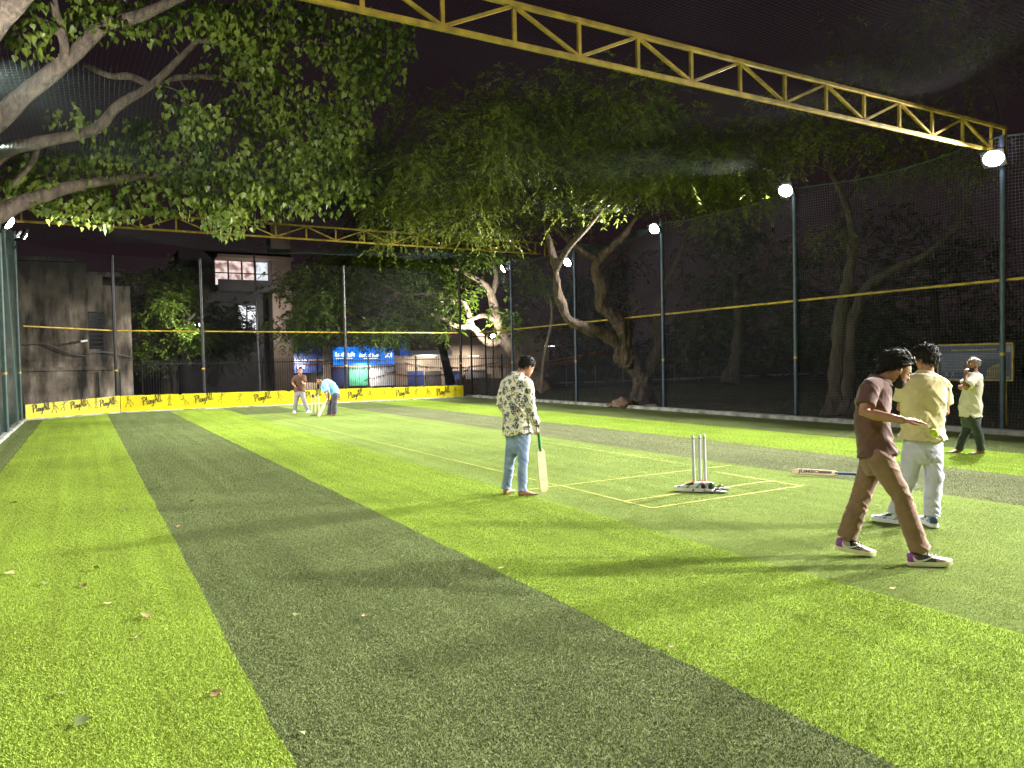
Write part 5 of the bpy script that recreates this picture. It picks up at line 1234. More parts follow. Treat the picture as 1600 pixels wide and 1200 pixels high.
def shoe(parent, ankle, toe, mats, s=1.0, name='shoe', pitch=0.0, style='plain'):
    """low trainer: sole, upper, laces; pitched about the toe when the heel lifts"""
    a = Vector(ankle); d = Vector(toe) - a; d.z = 0; d.normalize(); x = d.cross(UP)
    base = Vector((a.x, a.y, .014)); Rm = Matrix.Rotation(pitch, 3, x); piv = base + d * .16 * s
    def T(y, u, z):
        p = base + d * (y * s) + x * (u * s) + UP * (z * s)
        return piv + Rm @ (p - piv)
    so = MB(); prof = [(-.085, .022), (-.07, .034), (-.03, .037), (.03, .037), (.09, .046), (.14, .047), (.18, .038), (.205, .020)]
    vs = []; n = len(prof)
    ring = [(y, w) for y, w in prof] + [(y, -w) for y, w in reversed(prof)]
    for z in (0, .016, .030): vs += [T(y, u * (1.06 if z < .03 else 1.0), z + (.012 * max(0, (y - .15) / .05) if z > 0 else .006 * max(0, (y - .16) / .04))) for y, u in ring]
    k = len(ring); fs = [tuple(range(k)), tuple(2 * k + i for i in range(k))]
    for lv in (0, 1): fs += [(lv * k + i, lv * k + (i + 1) % k, (lv + 1) * k + (i + 1) % k, (lv + 1) * k + i) for i in range(k)]
    so.add(vs, fs); sole = so.build('sole', mats['sole'], parent, True)
    up = MB(); secs = []
    for y, w, zt in ((-.084, .018, .080), (-.072, .031, .092), (-.045, .035, .092), (.0, .036, .088), (.045, .038, .082), (.09, .044, .064), (.13, .045, .052), (.165, .040, .046), (.192, .026, .040), (.203, .012, .034)):
        secs.append((T(y, 0, .022 + (zt - .022) / 2), (T(y, w, 0) - T(y, 0, 0)), (T(y, 0, (zt - .022) / 2 + .004) - T(y, 0, 0))))
    up.loft(secs, 20, power=2.7); me = remesh(up, .006 if s < 1.2 else .01, 3)
    # coloured panels by place on the upper
    V, _ = mesh_np(me); rel = V - np.array(tuple(base)); iy = rel @ np.array(tuple(d)) / s
    iz = rel[:, 2] / s
    mi = []
    for p in me.polygons:
        c = np.mean([[iy[i], iz[i]] for i in p.vertices], 0); y, z = c
        if style == 'plain': q = 1 if y < -.045 else 0
        elif style == 'panel':
            q = 0
            if y < -.03: q = 1
            elif y < .095 and z < .075 - .25 * max(0, y): q = 2
            elif y > .15: q = 0
            if y > .02 and z > .068 - .12 * (y - .02) and y < .11: q = 3
        else: q = 3 if (.02 < y < .11 and z > .06) else (1 if math.sin(y * 70 + z * 60) > .55 else (2 if y < -.05 else 0))
        mi.append(q)
    u = finish(me, 'upper', [mats['a'], mats['b'], mats['c'], mats['d']], parent); u.data.polygons.foreach_set('material_index', mi)
    lc = MB()
    for j in range(4):
        y = .03 + j * .022; z = .092 - j * .008
        lc.tube([T(y, -.022, z), T(y + .008, 0, z + .008), T(y, .022, z)], .0032 * s, 6)
    for sg in (-1, 1): lc.tube([T(.03, 0, .100), T(.02, sg * .02, .108), T(.035, sg * .034, .095)], .0032 * s, 6)
    lc.build('laces', mats['lace'], parent, True)
    if style == 'panel':   # curved tick mark on both sides
        bvh = BVHTree.FromPolygons([v.co + wl(parent) for v in u.data.vertices], [tuple(p.vertices) for p in u.data.polygons])
        for sg in (-1, 1):
            top_ = [(-.05, .078), (-.035, .056), (-.015, .046), (.02, .050), (.06, .064), (.10, .080)]; bot_ = [(.10, .080), (.06, .056), (.02, .038), (-.015, .030), (-.045, .040), (-.05, .078)]
            A = catmull([Vector((p[0], p[1], 0)) for p in top_], 3); B = catmull([Vector((p[0], p[1], 0)) for p in reversed(bot_)], 3)
            vs = []; ok = True
            for P in (A, B):
                for q in P:
                    o_ = T(q.x, sg * .12, q.y); hit = bvh.ray_cast(o_, (T(q.x, 0, q.y) - o_).normalized())
                    if hit[0] is None: hit = bvh.find_nearest(o_)
                    vs.append(hit[0] + hit[1] * .0022)
            n_ = len(A); mk = MB(); mk.add(vs, [(i, i + 1, n_ + i + 1, n_ + i) for i in range(n_ - 1)]); mk.build('side_mark', mats['mark'], u)
    return u

def person(base, label, J, style, voxel=.008):
    """J: joints in metres (world). Returns the thing; body, clothing, shoes and hair are its children."""
    e = empty('person', base, label, 'person'); s = style.get('s', 1.0)
    v = {k: Vector(p) for k, p in J.items()}
    hipL, hipR = v['hipL'], v['hipR']; shL, shR = v['shL'], v['shR']
    pel = (hipL + hipR) / 2; neck = v['neck']; rh = (hipR - hipL).normalized(); rs = (shR - shL).normalized()
    spine = catmull([pel, v.get('spine', pel.lerp(neck, .5)), neck], 10)
    def sp(t):
        i = max(0, min(1, t)) * (len(spine) - 1); k = min(int(i), len(spine) - 2); p = spine[k].lerp(spine[k + 1], i - k)
        tg = (spine[k + 1] - spine[k]).normalized()
        if t < 0: p = p + tg * (t * (neck - pel).length)
        if t > 1: p = p + tg * ((t - 1) * (neck - pel).length)
        x = rh.lerp(rs, max(0, min(1, t))); x = (x - tg * x.dot(tg)).normalized(); return p, x, tg.cross(x), tg
    wide = style.get('wide', 1.0); belly = style.get('belly', 0.0)
    TOR = [(-.16, .125, .095), (-.04, .158, .112), (.10, .158, .112), (.28, .146, .104), (.48, .152, .110), (.70, .166, .114), (.86, .158, .098), (.95, .110, .078), (1.03, .060, .058)]
    def torso(mb, g, t0=-1, t1=2, extra=None, n=22):
        secs = []
        for t, a, b_ in TOR:
            if t < t0 or t > t1: continue
            p, x, y, tg = sp(t); bl = belly * math.exp(-((t - .25) / .22) ** 2)
            secs.append((p + y * bl * .6, x * (a * wide + g) * s, y * (b_ + g + bl) * s))
        mb.loft(secs, n, power=2.3)
    # ---- body: one continuous surface
    b = MB(); torso(b, 0.0)
    H = head_frame(v['head'], style['face'], style.get('headup', (0, 0, 1))); hs = s * style.get('hs', 1.0)
    build_head(b, H, hs); b.tube([sp(.93)[0], neck.lerp(hp(H, 0, -.02, .05, hs), .5), hp(H, 0, -.018, .09, hs)], [.066 * s, .058 * s, .056 * s], 16)
    for S, E, Wr in (('shL', 'elL', 'wrL'), ('shR', 'elR', 'wrR')):
        b.tube([sp(.86)[0], v[S]], [.07 * s, .058 * s], 12, rnd=True)
        b.tube([v[S], v[S].lerp(v[E], .35), v[E], v[E].lerp(v[Wr], .25), v[Wr]], [.056 * s, .052 * s, .042 * s, .043 * s, .028 * s], 14, rnd=True)
    for Hp, K, A in (('hipL', 'knL', 'anL'), ('hipR', 'knR', 'anR')):
        b.tube([v[Hp], v[Hp].lerp(v[K], .4), v[K], v[K].lerp(v[A], .35), v[A]], [.085 * s, .078 * s, .052 * s, .052 * s, .034 * s], 14, rnd=True)
    for side in 'LR':
        hd = style['hand' + side]; add_hand(b, v['wr' + side], hd['d'], hd['n'], s, hd.get('curl', (.3, .4, .3)), hd.get('ts', 1), hd.get('spread', .06), hd.get('td'), hd.get('rf', .0088))
        if style['feet'] == 'bare': bare_foot(b, v['an' + side], v['to' + side], s)
        else: b.tube([v['an' + side], v['an' + side] + Vector((0, 0, -.03))], .032 * s, 10, rnd=True)
    me = remesh(b, voxel, 3); sculpt_head(me, H, hs)
    headme = me.copy()
    body = finish(me, 'body', M[style['skin']], e)
    # ---- shirt
    b = MB(); g = style.get('loose', .02); hem = style.get('hem', -.18)
    secs = []
    prof = [(hem, .158, .115), (hem + .07, .158, .115)] + [q for q in TOR if q[0] >= hem + .12 and q[0] < .97]
    for t, a, b_ in prof:
        p, x, y, tg = sp(t); bl = belly * math.exp(-((t - .25) / .22) ** 2); gg = g * (1.25 if t < .3 else 1.0) + (style.get('flare', 0.0) if t <= hem + .001 else 0)
        secs.append((p + y * bl * .6, x * (a * wide + gg) * s, y * (b_ + gg + bl) * s))
    p, x, y, tg = sp(1.0); secs.append((p, x * (.074 + g * .2) * s, y * (.070 + g * .2) * s)); b.loft(secs, 24, power=2.4)
    for S, E, Wr in (('shL', 'elL', 'wrL'), ('shR', 'elR', 'wrR')):
        b.tube([sp(.90)[0], sp(.90)[0].lerp(v[S], .6), v[S]], [(.070 + g * .4) * s, (.066 + g * .5) * s, (.060 + g * .6) * s], 12, rnd=True)
        if style['sleeve'] == 'short':
            q = style.get('slv', .62); b.tube([v[S], v[S].lerp(v[E], q * .5), v[S].lerp(v[E], q)], [(.060 + g * .7) * s, (.058 + g * .8) * s, (.056 + g * 1.0) * s], 16)
        else:
            b.tube([v[S], v[S].lerp(v[E], .5), v[E], v[E].lerp(v[Wr], .5), v[E].lerp(v[Wr], .96)], [(.060 + g * .7) * s, (.056 + g * .7) * s, (.048 + g * .7) * s, (.042 + g * .7) * s, (.034 + g * .6) * s], 16)
    me = remesh(b, voxel * 1.15, 3); sd = style.get('seed', 1.0); amp = style.get('wr', .010) * s; lower = sp(.45)[0].z
    displace(me, lambda q: amp * (fold(q, sd, 7.5, 1.1, .5) * 2.0 + fold(q, sd + 9, 12, -.6, .35) * 1.0 + .7 * noise.noise(q * 7 + Vector((sd, 0, 0))) - .4) * (.45 + .75 * max(0, min(1, (lower + .15 - q.z) / .35)) + .25 * abs(noise.noise(q * 3 + Vector((sd, 0, 0))))))
    shirt = finish(me, 'shirt', M[style['shirt']], e)
    if style.get('collar'):
        b = MB(); p0, x, y, tg = sp(1.0); secs = []
        ringn = 24; vs = []
        for (r_, h) in ((.070, .0), (.066, .045), (.074, .046), (.096, .004), (.088, -.004)):
            for k in range(ringn):
                a = 2 * math.pi * k / ringn; op = .018 * max(0, math.sin(a)) ** 3
                vs.append(p0 + x * (math.cos(a) * r_ * s) + y * (math.sin(a) * (r_ + op) * s + (.012) * s) + tg * ((h - .03 * max(0, math.sin(a)) - .012) * s))
        fs = [(lv * ringn + k, lv * ringn + (k + 1) % ringn, (lv + 1) * ringn + (k + 1) % ringn, (lv + 1) * ringn + k) for lv in range(4) for k in range(ringn) if k not in (5, 6)]
        b.add(vs, fs); b.build('collar', M[style['shirt']], e, True)
    # ---- trousers
    b = MB(); tg_ = style.get('trg', .016)
    secs = []
    for t, a, c in ((-.24, .085, .085), (-.16, .135, .105), (-.04, .160, .114), (.08, .157, .112), (.20, .148, .106)):
        p, x, y, tq = sp(t); secs.append((p, x * (a * wide + tg_ * .7) * s, y * (c + tg_ * .7 + belly * .8) * s))
    b.loft(secs, 22, power=2.3)
    rk = style.get('rk', .066); ra = style.get('ra', .066); brk = style.get('break', .03)
    for Hp, K, A in (('hipL', 'knL', 'anL'), ('hipR', 'knR', 'anR')):
        h, k_, a_ = v[Hp], v[K], v[A]; end = a_ + (a_ - k_).normalized() * brk
        b.tube([h + (h - k_).normalized() * .085 * s, h + (h - k_).normalized() * .05 * s, h, h.lerp(k_, .3), h.lerp(k_, .65), k_, k_.lerp(a_, .35), k_.lerp(a_, .75), end], [.05 * s, .078 * s, (.090 + tg_ * .4) * s, (.087 + tg_ * .5) * s, (.074 + tg_ * .5) * s, rk * s, (rk * .55 + ra * .45 + .003) * s, ra * .98 * s, ra * 1.04 * s], 18)
    me = remesh(b, voxel * 1.15, 3); ta = style.get('twr', .010) * s
    zc = pel.z - .12
    def tf(q):
        k = min((q - v['knL']).length, (q - v['knR']).length); a = min((q - v['anL']).length, (q - v['anR']).length); c = (q - (pel - UP * .12)).length
        w = .25 + .9 * math.exp(-(k / .13) ** 2) + 1.0 * math.exp(-(a / .14) ** 2) + .7 * math.exp(-(c / .16) ** 2)
        return ta * w * (fold(q, sd + 3, 13, .8, .35) * 1.5 + fold(q, sd + 17, 20, -.9, .4) * .8 + .5 * noise.noise(q * 8 + Vector((0, sd, 0))) - .4)
    displace(me, tf)
    if style.get('pockets'):
        pm = me.copy()
    trousers = finish(me, 'trousers', M[style['trousers']], e)
    if style.get('pockets'):
        for sg in (-1, 1):
            pc, x, y, tq = sp(-.10)
            c = pc + x * sg * .075 * s - y * .13 * s
            def keep(V, c=c, x=x, y=y, tq=tq):
                L = V - np.array(tuple(c)); u = np.abs(L @ np.array(tuple(x))); w = L @ np.array(tuple(tq)); f = L @ np.array(tuple(y))
                val = np.minimum(np.minimum(.062 - u, .065 - w), np.minimum(w + .075 - .35 * np.maximum(0, .02 - u) + 0, .08 - np.abs(f))); return val
            shell(pm, keep, lambda val, V: np.full(len(val), .004) * np.clip(val / .004, .2, 1), 'pocket', M[style['trousers']], trousers)
        bpy.data.meshes.remove(pm)
    if style['feet'] != 'bare':
        for side in 'LR': shoe(e, v['an' + side], v['to' + side], style['feet'], s * 1.08, 'shoe', style.get('pitch' + side, 0), style['feet'].get('style', 'plain'))
    # ---- head details
    hr = style['hair']; add_hair(headme, H, hs, e, M[hr['mat']], **{k: q for k, q in hr.items() if k != 'mat'})
    if style.get('beard'): add_beard(headme, H, hs, e, M[hr.get('bm', hr['mat'])] if not style.get('bmat') else M[style['bmat']], style['beard'] == 'full')
    add_face(H, hs, e, M['hair_black']); bpy.data.meshes.remove(headme)
    return e

def skin_mat(name, c1, c2):
    m = pmat(name, c1, .55, .1, 14, .12, 180, col2=c2, spec=.25); b = m.node_tree.nodes['Principled BSDF']
    b.inputs['Subsurface Weight'].default_value = .08; b.inputs['Subsurface Radius'].default_value = (.02, .008, .004); return m
def cloth_mat(name, c, weave=900, var=.1, rough=.85, sheen=.15, scale=9, bump=.12):
    return pmat(name, c, rough, var, scale, bump, weave, sheen=sheen, spec=.2)
M['skin_tan'] = skin_mat('skin_tan', (.27, .13, .083), (.35, .175, .112)); M['skin_brown'] = skin_mat('skin_brown', (.17, .085, .055), (.24, .12, .08)); M['skin_mid'] = skin_mat('skin_mid', (.27, .135, .085), (.36, .185, .12))
M['hair_black'] = pmat('hair_black', (.012, .009, .008), .62, .5, 60, .5, 150, spec=.25); M['hair_grey'] = pmat('hair_grey', (.02, .02, .021), .4, .3, 55, .4, 150, col2=(.22, .22, .23)); M['hair_brown'] = pmat('hair_brown', (.022, .013, .010), .42, .4, 60, .4, 150)
M['stubble'] = pmat('stubble', (.022, .015, .012), .8, .4, 200)
M['eye_white'] = pmat('eye_white', (.7, .67, .63), .25, .03, 4); M['iris'] = pmat('iris', (.02, .011, .007), .2, .1, 4); M['lip'] = pmat('lip', (.26, .09, .07), .45, .1, 30)
M['polo_brown'] = cloth_mat('polo_brown', (.098, .047, .043)); M['chino_brown'] = cloth_mat('chino_brown', (.19, .110, .078)); M['shirt_yellow'] = cloth_mat('shirt_yellow', (.50, .42, .23), 500, .08, bump=.2); M['jeans_pale'] = cloth_mat('jeans_pale', (.41, .40, .53), 900, .12)
M['tee_white'] = cloth_mat('tee_white', (.47, .42, .37)); M['trousers_dark'] = cloth_mat('trousers_dark', (.025, .032, .036)); M['tee_brown'] = cloth_mat('tee_brown', (.085, .042, .026)); M['trousers_grey'] = cloth_mat('trousers_grey', (.19, .18, .19)); M['shirt_blue'] = cloth_mat('shirt_blue', (.22, .50, .80)); M['trousers_charcoal'] = cloth_mat('trousers_charcoal', (.045, .042, .058)); M['jeans_blue'] = cloth_mat('jeans_blue', (.21, .27, .47), 900, .22, scale=5)
def floral():
    m, nt, b = new_mat('floral_cotton'); N = nt.nodes; L = nt.links
    t = N.new('ShaderNodeTexCoord'); n0 = N.new('ShaderNodeTexNoise'); n0.inputs['Scale'].default_value = 22; n0.inputs['Detail'].default_value = 2; L.new(t.outputs['Object'], n0.inputs['Vector'])
    ad = N.new('ShaderNodeVectorMath'); ad.operation = 'MULTIPLY_ADD'; ad.inputs[1].default_value = (.055, .055, .055); L.new(n0.outputs['Color'], ad.inputs[0]); L.new(t.outputs['Object'], ad.inputs[2])
    def blob(scale, lo, hi, rnd=1.0):
        v = N.new('ShaderNodeTexVoronoi'); v.inputs['Scale'].default_value = scale; v.inputs['Randomness'].default_value = rnd; L.new(ad.outputs[0], v.inputs['Vector'])
        r = N.new('ShaderNodeMapRange'); r.inputs['From Min'].default_value = lo; r.inputs['From Max'].default_value = hi; r.inputs['To Min'].default_value = 1; r.inputs['To Max'].default_value = 0; L.new(v.outputs['Distance'], r.inputs['Value']); return r
    base = (.70, .67, .56)
    d1 = blob(13, .44, .48); d2 = blob(33, .28, .32); och = blob(19, .24, .30)
    m1 = N.new('ShaderNodeMix'); m1.data_type = 'RGBA'; m1.inputs[6].default_value = (*base, 1); m1.inputs[7].default_value = (.42, .30, .07, 1); L.new(och.outputs[0], m1.inputs[0])
    # petals: the coarse blobs broken up by finer cells
    v3 = N.new('ShaderNodeTexVoronoi'); v3.feature = 'DISTANCE_TO_EDGE'; v3.inputs['Scale'].default_value = 34; L.new(ad.outputs[0], v3.inputs['Vector'])
    r3 = N.new('ShaderNodeMath'); r3.operation = 'GREATER_THAN'; r3.inputs[1].default_value = .055; L.new(v3.outputs['Distance'], r3.inputs[0])
    mu = N.new('ShaderNodeMath'); mu.operation = 'MULTIPLY'; L.new(d1.outputs[0], mu.inputs[0]); L.new(r3.outputs[0], mu.inputs[1])
    mxm = N.new('ShaderNodeMath'); mxm.operation = 'MAXIMUM'; L.new(mu.outputs[0], mxm.inputs[0]); d2m = N.new('ShaderNodeMath'); d2m.operation = 'MULTIPLY'; d2m.inputs[1].default_value = .8; L.new(d2.outputs[0], d2m.inputs[0]); L.new(d2m.outputs[0], mxm.inputs[1])
    m2 = N.new('ShaderNodeMix'); m2.data_type = 'RGBA'; L.new(mxm.outputs[0], m2.inputs[0]); L.new(m1.outputs[2], m2.inputs[6]); m2.inputs[7].default_value = (.035, .035, .06, 1)
    L.new(m2.outputs[2], b.inputs['Base Color']); b.inputs['Roughness'].default_value = .85
    return m
M['floral'] = floral()
SK = {'a': pmat('shoe_pink', (.42, .30, .32), .6, .1, 20), 'b': pmat('shoe_purple', (.24, .06, .28), .55, .1, 20), 'c': pmat('shoe_charcoal', (.055, .055, .065), .6, .1, 20), 'd': pmat('shoe_black', (.02, .02, .022), .6, .1, 20), 'sole': pmat('sole_cream', (.66, .62, .40), .6, .08, 10), 'lace': M['black'], 'mark': M['white'], 'style': 'panel'}
SB = {'a': pmat('shoe_mesh_grey', (.50, .54, .58), .7, .15, 25), 'b': pmat('shoe_mesh_blue', (.16, .28, .44), .7, .15, 25), 'c': pmat('shoe_navy', (.03, .05, .10), .6, .1, 20), 'd': M['black'], 'sole': pmat('sole_white', (.66, .66, .66), .6, .08, 10), 'lace': M['black'], 'mark': M['white'], 'style': 'mesh'}
SW = {'a': M['cloth_white'], 'b': M['cloth_white'], 'c': M['cloth_white'], 'd': M['cloth_white'], 'sole': M['cloth_white'], 'lace': M['cloth_white'], 'mark': M['white'], 'style': 'plain'}
rlab = lambda r_, a_, z_: CR * r_ + CA * a_ + UP * z_

# man in brown polo and brown trousers striding to the right
person((5.602,3.709,-0.014), 'bearded man in brown polo and brown trousers striding right, one arm held out', dict(
    hipL=(5.623,3.843,0.848), hipR=(5.457,3.708,0.86), knR=(5.577,3.593,0.547), anR=(5.695,3.51,0.114), toR=(5.826,3.364,0.045), knL=(5.524,3.921,0.472), anL=(5.47,4.009,0.143), toL=(5.615,3.877,0.053),
    neck=(5.569,3.78,1.471), spine=(5.523,3.807,1.151), shR=(5.336,3.693,1.414), elR=(5.218,3.661,1.226), wrR=(5.326,3.413,1.175), shL=(5.751,3.893,1.395), elL=(5.836,3.951,1.152), wrL=(5.847,3.913,0.926), head=(5.706,3.704,1.54)),
    dict(face=rlab(.80, -.12, -.42), headup=rlab(.35, .0, .9), skin='skin_tan', shirt='polo_brown', trousers='chino_brown', sleeve='short', slv=.72, collar=True, hem=.03, loose=.018, flare=.012, feet=SK, pitchL=-.16, pitchR=.07, rk=.073, ra=.077, trg=.022, seed=2.0, wr=.011, twr=.012, hs=1.03,
         handR=dict(d=rlab(.95, -.12, -.03), n=rlab(0.05, .2, -1), curl=(.12, .16, .12), ts=-1, spread=.10), handL=dict(d=rlab(.2, 0, -.9), n=rlab(-.5, -1, .1), ts=1),
         hair=dict(mat='hair_black', thick=.030, strands_n=620, slen=.085, comb=(0, -1, -.28), hairline=.004, seed=3, wild=.3), beard='full', **{'break': -.012}), .0058)

# man in pale yellow shirt seen from behind
person((6.961,4.373,0.006), 'man in pale yellow shirt and pale jeans seen from behind', dict(
    hipL=(6.983,4.365,0.775), hipR=(7.114,4.267,0.774), knL=(6.942,4.399,0.443), anL=(6.88,4.493,0.127), toL=(6.837,4.676,0.057), knR=(7.081,4.228,0.452), anR=(7.048,4.235,0.125), toR=(7.189,4.417,0.046),
    neck=(7.122,4.333,1.469), spine=(7.06,4.322,1.128), shL=(6.981,4.433,1.378), elL=(6.962,4.481,1.126), wrL=(7.22,4.566,1.161), shR=(7.234,4.242,1.36), elR=(7.332,4.268,1.086), wrR=(7.398,4.462,1.105), head=(7.156,4.353,1.618)),
    dict(face=rlab(-.35, .85, -.30), skin='skin_tan', shirt='shirt_yellow', trousers='jeans_pale', sleeve='short', slv=.66, collar=True, hem=.13, loose=.032, flare=.02, wide=1.02, feet=SB, rk=.076, ra=.072, trg=.02, seed=5.0, wr=.016, twr=.012, pockets=True,
         handL=dict(d=rlab(.5, .5, .2), n=rlab(0, -.3, 1), ts=1, curl=(.6, .6, .4)), handR=dict(d=rlab(-.5, .5, .2), n=rlab(0, -.3, 1), ts=-1, curl=(.6, .6, .4)),
         hair=dict(mat='hair_black', thick=.026, strands_n=560, slen=.055, comb=(.2, -.3, -.6), seed=7, wild=.6, back=.03, root=.15), **{'break': .02}), .0068)

# man in floral shirt with a bat
person((4.693,8.068,0.012), 'barefoot man in floral shirt and blue jeans resting a bat on the turf', dict(
    hipL=(4.643,8.098,0.72), hipR=(4.723,8.029,0.72), knL=(4.595,8.138,0.415), anL=(4.569,8.187,0.08), toL=(4.692,8.276,0.014), knR=(4.69,7.968,0.409), anR=(4.662,7.95,0.072), toR=(4.805,7.912,0.03),
    neck=(4.714,8.109,1.51), spine=(4.677,8.093,1.111), shL=(4.621,8.227,1.399), elL=(4.586,8.307,1.131), wrL=(4.72,8.338,0.934), shR=(4.774,7.979,1.398), elR=(4.795,7.933,1.105), wrR=(4.85,7.894,0.881), head=(4.842,8.085,1.604)),
    dict(face=rlab(.70, .45, -.42), headup=rlab(.3, .1, .9), skin='skin_mid', shirt='floral', trousers='jeans_blue', sleeve='long', collar=True, hem=.09, loose=.020, flare=.012, wide=.95, feet='bare', rk=.058, ra=.058, trg=.006, seed=8.0, wr=.014, twr=.011,
         handR=dict(d=rlab(.35, -.05, -.95), n=rlab(-.9, .1, -.4), ts=-1, curl=(.8, .9, .6)), handL=dict(d=rlab(.4, .4, -.6), n=rlab(.5, -.5, 0), ts=1, curl=(.5, .6, .4)),
         hair=dict(mat='hair_black', thick=.013, strands_n=520, slen=.038, comb=(0, .3, -.2), seed=9, wild=.7), **{'break': .0}), .0085)

# man in white tee by the right net
person((12.56,6.934,-0.003), 'barefoot bearded man in white tee and dark trousers by the right net, hand at chin', dict(
    hipL=(12.534,6.878,0.622), hipR=(12.746,6.964,0.606), knL=(12.614,6.8,0.361), anL=(12.649,6.77,0.068), toL=(12.474,6.846,0.033), knR=(12.657,7.028,0.331), anR=(12.586,7.094,0.053), toR=(12.37,7.181,0.03),
    neck=(12.703,6.899,1.328), spine=(12.656,6.914,0.983), shL=(12.506,6.801,1.251), elL=(12.273,6.814,1.093), wrL=(12.431,6.892,1.294), shR=(12.85,7.019,1.239), elR=(12.689,7.129,1.082), wrR=(12.41,6.829,1.14), head=(12.681,6.917,1.466)),
    dict(face=rlab(-.88, -.2, .22), headup=rlab(.25, 0, 1), skin='skin_brown', shirt='tee_white', trousers='trousers_dark', sleeve='short', slv=.70, hem=.0, loose=.028, flare=.012, belly=.03, feet='bare', rk=.066, ra=.062, trg=.014, seed=11.0, wr=.009, twr=.008,
         handL=dict(d=rlab(.1, .1, .95), n=rlab(.8, .1, 0), ts=1, curl=(.6, .6, .4)), handR=dict(d=rlab(.6, -.5, .2), n=rlab(0, -.5, -.8), ts=1, curl=(.5, .5, .4)),
         hair=dict(mat='hair_grey', thick=.010, strands_n=160, slen=.03, comb=(0, -1, .1), seed=13, wild=.25, hairline=.012), beard='full', bmat='hair_black', **{'break': .0}), .010)

# batsman
person((7.036,24.153,-0.002), 'barefoot batsman in light blue shirt bending over his bat at the far wicket', dict(
    hipL=(7.087,23.976,0.693), hipR=(7.16,24.222,0.682), knL=(7.027,23.942,0.384), anL=(7.016,23.937,0.073), toL=(6.89,24.009,0.055), knR=(7.051,24.388,0.365), anR=(7.018,24.454,0.056), toR=(6.889,24.527,0.049),
    neck=(6.785,24.278,1.093), spine=(7.018,24.142,1.015), shL=(6.781,24.048,1.035), elL=(6.849,23.942,0.786), wrL=(6.908,24.132,0.57), shR=(6.851,24.525,0.982), elR=(6.931,24.528,0.746), wrR=(6.916,24.24,0.503), head=(6.688,24.337,1.179)),
    dict(face=rlab(-.75, -.35, -.30), headup=rlab(-.1, 0, 1), skin='skin_mid', shirt='shirt_blue', trousers='trousers_charcoal', sleeve='short', slv=.8, hem=.06, loose=.026, feet='bare', rk=.085, ra=.085, trg=.03, seed=14.0, wr=.012, twr=.014,
         handL=dict(d=rlab(-.3, .1, -.9), n=rlab(-.5, .8, 0), ts=1, curl=(.8, .9, .6)), handR=dict(d=rlab(-.3, 0, -.9), n=rlab(-.5, -.8, 0), ts=-1, curl=(.8, .9, .6)),
         hair=dict(mat='hair_black', thick=.02, strands_n=90, slen=.05, seed=15), **{'break': .0}), .013)

# keeper behind the far wicket
person((6.581,26.488,-0.014), 'man in brown tee and grey trousers standing legs apart behind the far wicket', dict(
    hipL=(6.624,26.489,0.727), hipR=(6.507,26.556,0.73), knL=(6.685,26.327,0.393), anL=(6.772,26.266,0.077), toL=(6.815,26.01,0.043), knR=(6.412,26.483,0.377), anR=(6.363,26.5,0.064), toR=(6.288,26.195,0.016),
    neck=(6.595,26.527,1.335), spine=(6.588,26.578,1.019), shL=(6.72,26.454,1.264), elL=(6.69,26.232,1.022), wrL=(6.587,26.002,1.029), shR=(6.456,26.604,1.259), elR=(6.347,26.544,1.05), wrR=(6.367,26.275,0.943), head=(6.605,26.504,1.481)),
    dict(face=rlab(.15, -.9, -.05), skin='skin_tan', shirt='tee_brown', trousers='trousers_grey', sleeve='short', slv=.85, hem=.0, loose=.028, feet=SW, rk=.075, ra=.07, trg=.02, seed=16.0, wr=.012, twr=.012,
         handL=dict(d=rlab(-.2, -.4, .6), n=rlab(-.9, 0, 0), ts=1), handR=dict(d=rlab(.5, -.5, -.3), n=rlab(.6, 0, .6), ts=-1),
         hair=dict(mat='hair_brown', thick=.02, strands_n=90, slen=.05, seed=17), **{'break': .02}), .013)

